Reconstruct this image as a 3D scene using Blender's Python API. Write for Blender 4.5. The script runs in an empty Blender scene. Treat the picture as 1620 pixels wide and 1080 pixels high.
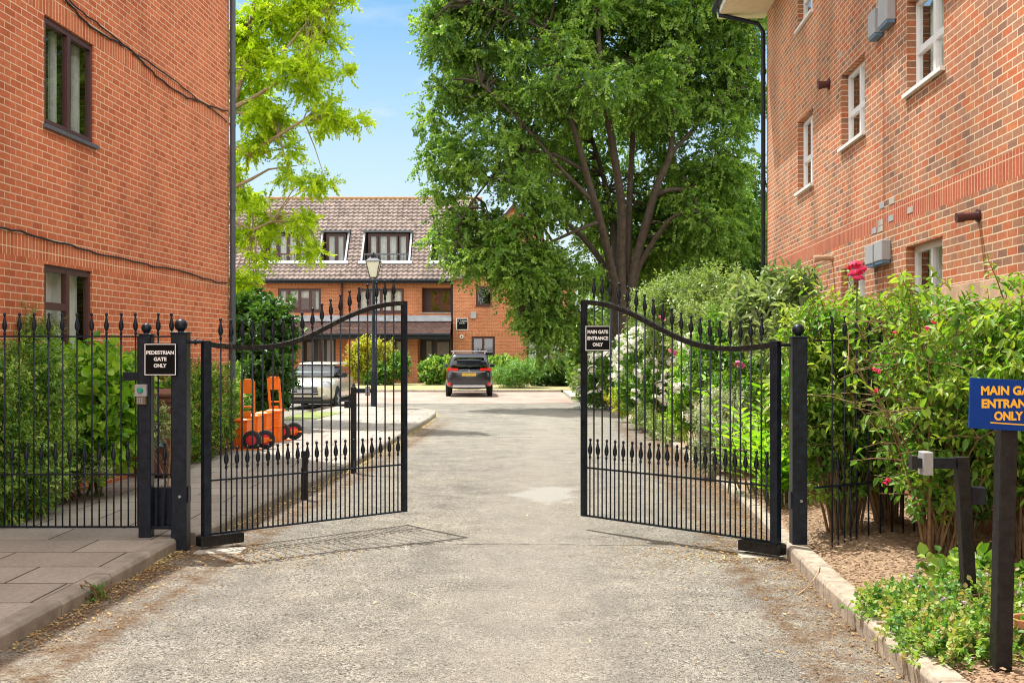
import bpy, math, random
import numpy as np
from mathutils import Vector
rs = np.random.RandomState(7)
random.seed(7)
S = bpy.context.scene
C = S.collection
CAMZ = 1.75; F = 1800.0
# ---------------------------------------------------------------- camera, sky, sun, exposure
cd = bpy.data.cameras.new("camera"); cam = bpy.data.objects.new("camera", cd); C.objects.link(cam)
cam.location = (0, 0, CAMZ); cam.rotation_euler = (math.pi/2, 0, 0)
cd.sensor_width = 36; cd.lens = 40.0; cd.shift_y = 15/1620; cd.clip_start = .1; cd.clip_end = 3000
S.camera = cam
SUN = Vector((-.62, .75, 2.1)).normalized()
W = bpy.data.worlds.new("World"); S.world = W; W.use_nodes = True
wn = W.node_tree.nodes; wl = W.node_tree.links; wn.clear()
wo = wn.new('ShaderNodeOutputWorld'); bg = wn.new('ShaderNodeBackground'); sk = wn.new('ShaderNodeTexSky')
sk.sky_type = 'NISHITA'; sk.sun_disc = False; sk.sun_elevation = math.asin(SUN.z); sk.sun_rotation = math.atan2(SUN.x, SUN.y)
sk.air_density = 1.0; sk.dust_density = .6; sk.ozone_density = 2.0
tc = wn.new('ShaderNodeTexCoord'); mp = wn.new('ShaderNodeMapping'); mp.inputs['Scale'].default_value = (1.2, 1.2, 3.5)
nz = wn.new('ShaderNodeTexNoise'); nz.inputs['Scale'].default_value = 2.2; nz.inputs['Detail'].default_value = 7; nz.inputs['Roughness'].default_value = .6
sx = wn.new('ShaderNodeSeparateXYZ'); cr = wn.new('ShaderNodeMapRange')
cr.inputs['From Min'].default_value = .02; cr.inputs['From Max'].default_value = .33; cr.inputs['To Min'].default_value = .95; cr.inputs['To Max'].default_value = .0
nr = wn.new('ShaderNodeMapRange'); nr.inputs['From Min'].default_value = .45; nr.inputs['From Max'].default_value = .66; nr.inputs['To Max'].default_value = .7
mx = wn.new('ShaderNodeMath'); mx.operation = 'MAXIMUM'; mc = wn.new('ShaderNodeMix'); mc.data_type = 'RGBA'
wl.new(tc.outputs['Generated'], mp.inputs[0]); wl.new(mp.outputs[0], nz.inputs[0]); wl.new(tc.outputs['Generated'], sx.inputs[0])
wl.new(sx.outputs[2], cr.inputs[0]); wl.new(nz.outputs[0], nr.inputs[0]); wl.new(cr.outputs[0], mx.inputs[0]); wl.new(nr.outputs[0], mx.inputs[1])
tn = wn.new('ShaderNodeMix'); tn.data_type = 'RGBA'; tn.blend_type = 'MULTIPLY'; tn.inputs[0].default_value = 1; wl.new(sk.outputs[0], tn.inputs[6]); tn.inputs[7].default_value = (.62, 1.10, 1.22, 1)
wl.new(mx.outputs[0], mc.inputs[0]); wl.new(tn.outputs[2], mc.inputs[6]); mc.inputs[7].default_value = (7.4, 7.8, 8.1, 1)
# unseen bright cloud added overhead and behind the camera as shadow fill, clear blue with haze ahead
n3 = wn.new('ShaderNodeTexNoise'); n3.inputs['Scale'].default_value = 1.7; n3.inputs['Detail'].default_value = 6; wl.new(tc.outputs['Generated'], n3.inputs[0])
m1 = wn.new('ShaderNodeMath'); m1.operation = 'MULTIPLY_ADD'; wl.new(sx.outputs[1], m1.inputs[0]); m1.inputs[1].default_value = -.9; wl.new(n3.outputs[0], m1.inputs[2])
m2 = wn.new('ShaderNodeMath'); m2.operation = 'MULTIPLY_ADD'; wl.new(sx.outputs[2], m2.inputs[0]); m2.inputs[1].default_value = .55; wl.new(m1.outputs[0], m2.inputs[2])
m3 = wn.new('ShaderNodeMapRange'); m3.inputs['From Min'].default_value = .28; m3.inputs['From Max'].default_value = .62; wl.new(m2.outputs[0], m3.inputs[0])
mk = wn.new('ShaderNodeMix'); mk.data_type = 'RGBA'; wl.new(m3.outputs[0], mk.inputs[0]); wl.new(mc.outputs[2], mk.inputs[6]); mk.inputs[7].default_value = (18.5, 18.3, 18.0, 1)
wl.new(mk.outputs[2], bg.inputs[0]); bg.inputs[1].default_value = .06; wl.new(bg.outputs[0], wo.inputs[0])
sd = bpy.data.lights.new("sun", 'SUN'); so = bpy.data.objects.new("sun", sd); C.objects.link(so)
sd.energy = 3.2; sd.angle = math.radians(.53); sd.color = (1, .97, .91)
so.rotation_euler = SUN.to_track_quat('Z', 'Y').to_euler(); so.location = (-20, 20, 60)
S.view_settings.view_transform = 'Standard'; S.view_settings.look = 'None'; S.view_settings.exposure = 1.1; S.view_settings.gamma = 1
S.cycles.max_bounces = 8; S.cycles.transparent_max_bounces = 12; S.cycles.use_denoising = True
S.cycles.diffuse_bounces = 4; S.cycles.filter_width = 1.05

# ---------------------------------------------------------------- helpers
def P(px, py, d): return Vector(((px-810)*d/F, d, CAMZ-(py-555)*d/F))
def tag(o, label=None, cat=None, group=None, kind=None):
    if label: o['label'] = label
    if cat: o['category'] = cat
    if group: o['group'] = group
    if kind: o['kind'] = kind
    return o
def thing(name, loc, label, cat, group=None):
    o = bpy.data.objects.new(name, None); C.objects.link(o); o.location = loc; o.empty_display_size = .2
    o['wl'] = 0; del o['wl']
    return tag(o, label, cat, group)
def wloc(o):
    v = Vector((0, 0, 0))
    while o is not None: v += o.location; o = o.parent
    return v
def link(name, me, mat, parent=None, smooth=False, org=None):
    o = bpy.data.objects.new(name, me); C.objects.link(o)
    for m in (mat if isinstance(mat, (list, tuple)) else [mat]): me.materials.append(m)
    if smooth: me.polygons.foreach_set('use_smooth', [True]*len(me.polygons))
    if parent is not None: o.parent = parent
    return o
def auto_uv(me):
    n = len(me.loops)
    if not n: return
    uv = me.uv_layers.new(name='UVMap')
    co = np.zeros(len(me.vertices)*3); me.vertices.foreach_get('co', co); co = co.reshape(-1, 3)
    vi = np.zeros(n, dtype=np.int32); me.loops.foreach_get('vertex_index', vi)
    pn = np.zeros(len(me.polygons)*3); me.polygons.foreach_get('normal', pn); pn = pn.reshape(-1, 3)
    lt = np.zeros(len(me.polygons), dtype=np.int32); me.polygons.foreach_get('loop_total', lt)
    N = np.repeat(pn, lt, axis=0); p = co[vi]
    h = np.sqrt(N[:, 0]**2+N[:, 1]**2)
    flat = h < .08; hh = np.where(flat, 1, h)
    t = np.stack([-N[:, 1]/hh, N[:, 0]/hh, 0*h], 1); t[flat] = (1, 0, 0)
    b = np.cross(N, t); b[flat] = (0, 1, 0)
    uvs = np.stack([(p*t).sum(1), (p*b).sum(1)], 1)
    uv.data.foreach_set('uv', uvs.astype(np.float32).ravel())
class MB:
    def __init__(s): s.v = []; s.f = []; s.m = []
    def add(s, vs, fs, mi=0):
        k = len(s.v); s.v += [tuple(x) for x in vs]; s.f += [tuple(i+k for i in f) for f in fs]; s.m += [mi]*len(fs); return s
    def quad(s, a, b, c, d, mi=0): return s.add([a, b, c, d], [(0, 1, 2, 3)], mi)
    def hexa(s, p, mi=0):
        return s.add(p, [(3, 2, 1, 0), (4, 5, 6, 7), (0, 1, 5, 4), (1, 2, 6, 5), (2, 3, 7, 6), (3, 0, 4, 7)], mi)
    def box(s, x0, x1, y0, y1, z0, z1, mi=0):
        return s.hexa([(x0, y0, z0), (x1, y0, z0), (x1, y1, z0), (x0, y1, z0), (x0, y0, z1), (x1, y0, z1), (x1, y1, z1), (x0, y1, z1)], mi)
    def obox(s, c, t, L, Wd, z0, z1, mi=0):       # oriented box: centre xy, unit dir t, length, width
        c = Vector((c[0], c[1], 0)); t = Vector((t[0], t[1], 0)).normalized(); n = Vector((-t.y, t.x, 0))
        q = [c-t*L/2-n*Wd/2, c+t*L/2-n*Wd/2, c+t*L/2+n*Wd/2, c-t*L/2+n*Wd/2]
        return s.hexa([(p.x, p.y, z0) for p in q]+[(p.x, p.y, z1) for p in q], mi)
    def bbox(s, x0, x1, y0, y1, z0, z1, b=.006, mi=0):   # chamfered box
        def ring(z, i): return [(x0+i, y0+i*0, z), (x1-i, y0+i*0, z), (x1-i*0, y0+i, z), (x1-i*0, y1-i, z), (x1-i, y1-i*0, z), (x0+i, y1-i*0, z), (x0, y1-i, z), (x0, y0+i, z)]
        def ring2(z): return [(x0+b, y0+b, z), (x1-b, y0+b, z), (x1-b, y0+b, z), (x1-b, y1-b, z), (x1-b, y1-b, z), (x0+b, y1-b, z), (x0+b, y1-b, z), (x0+b, y0+b, z)]
        s.loft([ring(z0, b), ring(z1-b, b)], cap=False, mi=mi)
        s.loft([ring(z1-b, b), ring2(z1)], cap=False, mi=mi)
        s.add([(x0+b, y0+b, z1), (x1-b, y0+b, z1), (x1-b, y1-b, z1), (x0+b, y1-b, z1)], [(0, 1, 2, 3)], mi)
        s.add(ring(z0, b)[::-1], [tuple(range(8))], mi); return s
    def tube(s, pts, r, n=6, mi=0, cap=True):
        pts = [Vector(p) for p in pts]; rr = r if isinstance(r, (list, tuple)) else [r]*len(pts)
        rings = []; up = Vector((0, 0, 1))
        ref = None
        for i, p in enumerate(pts):
            d = (pts[min(i+1, len(pts)-1)]-pts[max(i-1, 0)]).normalized()
            if ref is None:
                ref = Vector((1, 0, 0)) if abs(d.x) < .8 else Vector((0, 1, 0))
            a = (ref-d*ref.dot(d)).normalized(); ref = a; b = d.cross(a)
            rings.append([p+(a*math.cos(2*math.pi*k/n)+b*math.sin(2*math.pi*k/n))*rr[i] for k in range(n)])
        return s.loft(rings, cap, mi)
    def loft(s, rings, cap=True, mi=0, closed=True):
        n = len(rings[0]); k = len(s.v); s.v += [tuple(p) for r in rings for p in r]; fs = []
        for i in range(len(rings)-1):
            for j in range(n if closed else n-1):
                a = k+i*n+j; b = k+i*n+(j+1) % n; fs.append((a, b, b+n, a+n))
        if cap: fs.append(tuple(k+j for j in range(n))[::-1]); fs.append(tuple(k+(len(rings)-1)*n+j for j in range(n)))
        s.f += fs; s.m += [mi]*len(fs); return s
    def lathe(s, c, prof, n=12, axis='z', mi=0, sx=1, sy=1):
        rings = []
        for (h, r) in prof:
            rg = []
            for k in range(n):
                a = 2*math.pi*k/n; u, w = r*math.cos(a), r*math.sin(a)
                if axis == 'z': rg.append((c[0]+u*sx, c[1]+w*sy, c[2]+h))
                elif axis == 'x': rg.append((c[0]+h, c[1]+u, c[2]+w))
                else: rg.append((c[0]+w, c[1]+h, c[2]+u))
            rings.append(rg)
        return s.loft(rings, True, mi)
    def sphere(s, c, r, n=14, m=8, mi=0, sz=1):
        return s.lathe(c, [(-r*sz*math.cos(math.pi*i/m), max(r*math.sin(math.pi*i/m), r*.01)) for i in range(m+1)], n, mi=mi)
    def prism(s, poly, z0, z1, mi=0):
        n = len(poly); k = len(s.v)
        s.v += [(p[0], p[1], z0) for p in poly]+[(p[0], p[1], z1) for p in poly]
        fs = [tuple(k+i for i in range(n))[::-1], tuple(k+n+i for i in range(n))]+[(k+i, k+(i+1) % n, k+n+(i+1) % n, k+n+i) for i in range(n)]
        s.f += fs; s.m += [mi]*len(fs); return s
    def build(s, name, mat, parent=None, smooth=False, subsurf=0, bevel=0, fix=True):
        o0 = wloc(parent) if parent is not None else Vector((0, 0, 0))
        me = bpy.data.meshes.new(name); me.from_pydata([(x-o0.x, y-o0.y, z-o0.z) for x, y, z in s.v], [], s.f)
        me.polygons.foreach_set('material_index', s.m)
        if fix:
            import bmesh
            bm = bmesh.new(); bm.from_mesh(me); bmesh.ops.recalc_face_normals(bm, faces=bm.faces); bm.to_mesh(me); bm.free()
        me.update(); auto_uv(me)
        o = link(name, me, mat, parent, smooth)
        if smooth:
            try: me.set_sharp_from_angle(angle=math.radians(40))
            except Exception: pass
        if bevel: m = o.modifiers.new('bevel', 'BEVEL'); m.width = bevel; m.segments = 2; m.limit_method = 'ANGLE'
        if subsurf: m = o.modifiers.new('sub', 'SUBSURF'); m.levels = subsurf; m.render_levels = subsurf
        return o
def copy_tree(o, parent=None):
    c = o.copy(); C.objects.link(c); c.parent = parent
    for ch in list(o.children): copy_tree(ch, c)
    return c
def text(body, name, mat, parent, cx, y, cz, height, width=None, off=.0, ext=.001, bold=0):
    cu = bpy.data.curves.new(name, 'FONT'); cu.body = body; cu.align_x = 'CENTER'; cu.align_y = 'CENTER'; cu.size = 1; cu.offset = bold; cu.extrude = 0
    to = bpy.data.objects.new('tmp_text', cu); C.objects.link(to)
    dg = bpy.context.evaluated_depsgraph_get(); me = bpy.data.meshes.new_from_object(to.evaluated_get(dg)); bpy.data.objects.remove(to)
    n = len(me.vertices); co = np.zeros(n*3); me.vertices.foreach_get('co', co); co = co.reshape(-1, 3)
    mn = co.min(0); mxx = co.max(0); c = (mn+mxx)/2; sc = height/(mxx[1]-mn[1]); scx = sc if width is None else width/(mxx[0]-mn[0])
    o0 = wloc(parent)
    q = np.stack([(co[:, 0]-c[0])*scx+cx-o0.x, np.full(n, y-ext-o0.y), (co[:, 1]-c[1])*sc+cz-o0.z], 1)
    me.vertices.foreach_set('co', q.ravel()); me.update()
    me.materials.clear()
    return link(name, me, mat, parent)

# ---------------------------------------------------------------- materials
def newmat(name):
    m = bpy.data.materials.new(name); m.use_nodes = True; nt = m.node_tree
    return m, nt.nodes, nt.links, nt.nodes['Principled BSDF']
def N(nodes, t, **kw):
    n = nodes.new('ShaderNode'+t)
    for k, v in kw.items():
        if k in n.inputs: n.inputs[k].default_value = v
        else: setattr(n, k, v)
    return n
def ramp(nodes, stops, interp='LINEAR'):
    r = nodes.new('ShaderNodeValToRGB'); e = r.color_ramp.elements; r.color_ramp.interpolation = interp
    while len(e) < len(stops): e.new(.5)
    for i, (p, c) in enumerate(stops): e[i].position = p; e[i].color = (*c, 1) if len(c) == 3 else c
    return r
def mixc(nodes, links, fac, a, b, mode='MIX'):
    m = nodes.new('ShaderNodeMix'); m.data_type = 'RGBA'; m.blend_type = mode
    for i, x in ((0, fac), (6, a), (7, b)):
        if isinstance(x, (int, float)): m.inputs[i].default_value = x
        elif isinstance(x, tuple): m.inputs[i].default_value = (*x, 1)
        else: links.new(x, m.inputs[i])
    return m.outputs[2]
def plain(name, col, rough=.6, metal=0, var=.15, scale=8, spec=.5, bump=.0, bscale=60):
    m, n, l, b = newmat(name); b.inputs['Roughness'].default_value = rough; b.inputs['Metallic'].default_value = metal
    b.inputs['Specular IOR Level'].default_value = spec
    tc = N(n, 'TexCoord'); nz = N(n, 'TexNoise', Scale=scale, Detail=5.0, Roughness=.65); l.new(tc.outputs['Object'], nz.inputs[0])
    lo = tuple(max(0, c*(1-var)) for c in col); hi = tuple(min(1, c*(1+var)) for c in col)
    r = ramp(n, [(.3, lo), (.7, hi)]); l.new(nz.outputs[0], r.inputs[0]); l.new(r.outputs[0], b.inputs['Base Color'])
    rr = N(n, 'MapRange'); rr.inputs['To Min'].default_value = max(0, rough-.08); rr.inputs['To Max'].default_value = min(1, rough+.1); l.new(nz.outputs[0], rr.inputs[0]); l.new(rr.outputs[0], b.inputs['Roughness'])
    if bump:
        n2 = N(n, 'TexNoise', Scale=bscale, Detail=4.0); l.new(tc.outputs['Object'], n2.inputs[0]); bp = N(n, 'Bump', Strength=bump, Distance=.01); l.new(n2.outputs[0], bp.inputs['Height']); l.new(bp.outputs[0], b.inputs['Normal'])
    return m
def brickmat(name, stops, mortar, bw=.225, bh=.075, ms=.011, soldier=False, stain=.25, off=.5, bump=.5, streak=0.0, scale=1.0):
    m, n, l, b = newmat(name); b.inputs['Roughness'].default_value = .88; b.inputs['Specular IOR Level'].default_value = .25
    uv = N(n, 'UVMap'); src = uv.outputs[0]
    mp_ = N(n, 'Mapping'); mp_.inputs['Scale'].default_value = (1/scale,)*3; l.new(src, mp_.inputs[0]); src = mp_.outputs[0]
    if soldier:
        sp = N(n, 'SeparateXYZ'); cb = N(n, 'CombineXYZ'); l.new(src, sp.inputs[0]); l.new(sp.outputs[0], cb.inputs[1]); l.new(sp.outputs[1], cb.inputs[0]); src = cb.outputs[0]
    # slight wobble so that courses are not ruler straight
    wz = N(n, 'TexNoise', Scale=3.0, Detail=3.0); l.new(src, wz.inputs[0]); wv = N(n, 'VectorMath', operation='SCALE'); wv.inputs['Scale'].default_value = .008
    ws = N(n, 'VectorMath', operation='SUBTRACT'); ws.inputs[1].default_value = (.5, .5, .5); l.new(wz.outputs[1], ws.inputs[0]); l.new(ws.outputs[0], wv.inputs[0])
    wa = N(n, 'VectorMath', operation='ADD'); l.new(src, wa.inputs[0]); l.new(wv.outputs[0], wa.inputs[1])
    br = N(n, 'TexBrick'); br.offset = 0 if soldier else off; br.offset_frequency = 2; br.squash = 1; l.new(wa.outputs[0], br.inputs['Vector'])
    br.inputs['Color1'].default_value = (0, 0, 0, 1); br.inputs['Color2'].default_value = (1, 1, 1, 1); br.inputs['Mortar'].default_value = (.5, .5, .5, 1)
    br.inputs['Scale'].default_value = 1; br.inputs['Mortar Size'].default_value = ms/2; br.inputs['Mortar Smooth'].default_value = .25; br.inputs['Bias'].default_value = 0
    br.inputs['Brick Width'].default_value = bw; br.inputs['Row Height'].default_value = bh
    r = ramp(n, stops); l.new(br.outputs[0], r.inputs[0])
    nz = N(n, 'TexNoise', Scale=26.0, Detail=7.0, Roughness=.7); l.new(src, nz.inputs[0])
    nr_ = ramp(n, [(.3, (.72, .72, .72)), (.55, (1, 1, 1)), (.75, (1.18, 1.15, 1.12))]); l.new(nz.outputs[0], nr_.inputs[0])
    c = mixc(n, l, 1.0, r.outputs[0], nr_.outputs[0], 'MULTIPLY')
    c = mixc(n, l, br.outputs[1], c, mortar)
    bigv = N(n, 'Mapping'); bigv.inputs['Scale'].default_value = (.55, .25, 1); l.new(src, bigv.inputs[0])
    big = N(n, 'TexNoise', Scale=1.6, Detail=6.0, Roughness=.6); l.new(bigv.outputs[0], big.inputs[0])
    br2 = ramp(n, [(.3, (1-stain,)*3), (.5, (1, 1, 1)), (.72, (1+stain*.7, 1+stain*.75, 1+stain*.8))]); l.new(big.outputs[0], br2.inputs[0])
    c = mixc(n, l, 1.0, c, br2.outputs[0], 'MULTIPLY')
    l.new(c, b.inputs['Base Color'])
    mh = N(n, 'Math', operation='MULTIPLY_ADD'); l.new(br.outputs[1], mh.inputs[0]); mh.inputs[1].default_value = -1; l.new(nz.outputs[0], mh.inputs[2])
    bp = N(n, 'Bump', Strength=bump, Distance=.006); l.new(mh.outputs[0], bp.inputs['Height']); l.new(bp.outputs[0], b.inputs['Normal'])
    return m
def leafmat(name, cols, trans=.4, rough=.45, tcol=None):
    m = bpy.data.materials.new(name); m.use_nodes = True; n = m.node_tree.nodes; l = m.node_tree.links; b = n['Principled BSDF']
    at = N(n, 'Attribute', attribute_name='lv'); k = len(cols)
    r = ramp(n, [(i/(k-1), c) for i, c in enumerate(cols)]); l.new(at.outputs['Fac'], r.inputs[0])
    l.new(r.outputs[0], b.inputs['Base Color']); b.inputs['Roughness'].default_value = rough; b.inputs['Specular IOR Level'].default_value = .4
    t = N(n, 'BsdfTranslucent'); tm = mixc(n, l, 1.0, r.outputs[0], tcol or (1.5, 1.6, .6), 'MULTIPLY'); l.new(tm, t.inputs[0])
    ms = N(n, 'MixShader'); ms.inputs[0].default_value = trans; l.new(b.outputs[0], ms.inputs[1]); l.new(t.outputs[0], ms.inputs[2]); l.new(ms.outputs[0], n['Material Output'].inputs[0])
    return m
def glassmat(name, tint=(.9, .93, .92), dark=.35):
    m = bpy.data.materials.new(name); m.use_nodes = True; n = m.node_tree.nodes; l = m.node_tree.links; n.clear()
    o = N(n, 'OutputMaterial'); g = N(n, 'BsdfGlossy', Roughness=.02); g.inputs[0].default_value = (.95, .95, .95, 1)
    t = N(n, 'BsdfTransparent'); t.inputs[0].default_value = (*tint, 1); ms = N(n, 'MixShader')
    tc = N(n, 'TexCoord'); nz = N(n, 'TexNoise', Scale=1.5, Detail=2.0); l.new(tc.outputs['Object'], nz.inputs[0]); bp = N(n, 'Bump', Strength=.05, Distance=.02); l.new(nz.outputs[0], bp.inputs['Height']); l.new(bp.outputs[0], g.inputs['Normal'])
    lw0 = N(n, 'LayerWeight', Blend=.5); lw = N(n, 'Math', operation='POWER'); l.new(lw0.outputs['Facing'], lw.inputs[0]); lw.inputs[1].default_value = 4.0; mr = N(n, 'MapRange'); mr.inputs['To Min'].default_value = dark; mr.inputs['To Max'].default_value = 1
    l.new(lw.outputs[0], mr.inputs[0]); l.new(mr.outputs[0], ms.inputs[0]); l.new(t.outputs[0], ms.inputs[1]); l.new(g.outputs[0], ms.inputs[2]); l.new(ms.outputs[0], o.inputs[0])
    return m
M = {}
BL = [(0, (.48, .125, .05)), (.35, (.58, .165, .068)), (.7, (.64, .20, .085)), (1, (.52, .15, .07))]
M['brickL'] = brickmat('brick_orange', BL, (.74, .52, .35), stain=.2, scale=1.045, ms=.013)
M['soldL'] = brickmat('brick_orange_soldier', BL, (.80, .58, .38), soldier=True, stain=.12, scale=1.045, ms=.012)
BR = [(0, (.23, .12, .08)), (.16, (.36, .19, .115)), (.38, (.44, .18, .085)), (.6, (.48, .135, .055)), (.8, (.38, .19, .11)), (1, (.55, .19, .075))]
M['brickR'] = brickmat('brick_mixed', BR, (.68, .54, .38), stain=.34, ms=.013)
M['soldR'] = brickmat('brick_red_soldier', [(0, (.36, .085, .04)), (.5, (.47, .13, .06)), (1, (.40, .10, .05))], (.62, .45, .30), soldier=True, stain=.2, ms=.012)
BB = [(0, (.46, .15, .06)), (.5, (.58, .20, .085)), (1, (.42, .12, .055))]
M['brickB'] = brickmat('brick_courtyard', BB, (.55, .36, .24), stain=.2, ms=.015)
M['soldB'] = brickmat('brick_courtyard_soldier', BB, (.55, .36, .24), soldier=True, stain=.15, ms=.014)
M['black'] = plain('black_paint', (.011, .017, .027), .36, var=.6, scale=14, spec=.28, bump=.2, bscale=60)
M['blackrust'] = plain('worn_black_paint', (.012, .012, .012), .5, var=.8, scale=18, spec=.3, bump=.4)
def mossy():
    m, n, l, b = newmat('mossy_black_paint'); b.inputs['Roughness'].default_value = .6; b.inputs['Specular IOR Level'].default_value = .3
    tc = N(n, 'TexCoord'); nz = N(n, 'TexNoise', Scale=26.0, Detail=6.0, Roughness=.75); l.new(tc.outputs['Object'], nz.inputs[0]); r = ramp(n, [(.50, (.010, .011, .013)), (.60, (.035, .032, .018)), (.72, (.16, .13, .08))]); l.new(nz.outputs[0], r.inputs[0]); l.new(r.outputs[0], b.inputs['Base Color']); bp = N(n, 'Bump', Strength=.4, Distance=.004); l.new(nz.outputs[0], bp.inputs['Height']); l.new(bp.outputs[0], b.inputs['Normal'])
    return m
M['mossy'] = mossy()
M['brown'] = plain('brown_frame', (.075, .022, .020), .4, var=.2)
M['white'] = plain('white_upvc', (.78, .78, .77), .35, var=.04)
M['glass'] = glassmat('window_glass', dark=.05)
M['glassd'] = glassmat('window_glass_reflective', dark=.14)
M['curtain'] = plain('net_curtain', (.8, .81, .76), .9, var=.12, scale=5)
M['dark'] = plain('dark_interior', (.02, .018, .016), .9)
M['pipe'] = plain('grey_downpipe', (.07, .085, .10), .45)
M['lead'] = plain('lead_flashing', (.36, .38, .41), .6, var=.25, scale=3)
M['leadd'] = plain('lead_dark', (.10, .11, .13), .6, var=.25, scale=3)
M['conc'] = plain('concrete', (.40, .36, .30), .9, var=.25, scale=6, bump=.4)
M['kerbL'] = plain('kerb_concrete', (.30, .265, .215), .9, var=.3, scale=5, bump=.5)
M['kerbR'] = plain('kerb_concrete_warm', (.36, .30, .225), .9, var=.42, scale=9, bump=.5)
M['timber'] = plain('rough_timber', (.50, .33, .21), .9, var=.3, scale=4, bump=.5)
M['boxgrey'] = plain('grey_plastic', (.36, .37, .38), .5, var=.08)
M['blue'] = plain('sign_blue', (.002, .045, .27), .35, var=.08, spec=.2)
M['yellow'] = plain('sign_yellow', (.95, .52, .04), .4, var=.05)
M['whitep'] = plain('sign_white', (.85, .85, .83), .4, var=.03)
M['signblack'] = plain('sign_black', (.004, .004, .004), .45, var=.1, spec=.12)
M['orange'] = plain('orange_plastic', (.86, .19, .008), .42, var=.12)
M['rubber'] = plain('rubber', (.018, .018, .018), .8)
M['redhub'] = plain('red_hub', (.6, .02, .03), .4)
M['binbrown'] = plain('bin_brown', (.16, .075, .05), .55, var=.15)
M['bark'] = plain('bark', (.062, .044, .03), .95, var=.45, scale=7, bump=1, bscale=25)
M['barkp'] = plain('bark_pale', (.28, .2, .12), .9, var=.35, scale=9, bump=.8, bscale=30)
M['stem'] = plain('stem_brown', (.22, .14, .07), .9, var=.4, scale=15)
M['stemg'] = plain('stem_green', (.12, .14, .04), .8, var=.3, scale=15)
M['chrome'] = plain('steel', (.55, .56, .58), .3, metal=.8, var=.1)
M['rose_white'] = plain('petals_white', (.85, .83, .72), .7, var=.08)
M['rose_pink'] = plain('petals_pink', (.78, .18, .34), .7, var=.25)
M['rose_hot'] = plain('petals_hot_pink', (.75, .03, .14), .7, var=.3)
M['lilac'] = plain('petals_lilac', (.72, .5, .68), .7, var=.2)
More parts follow.
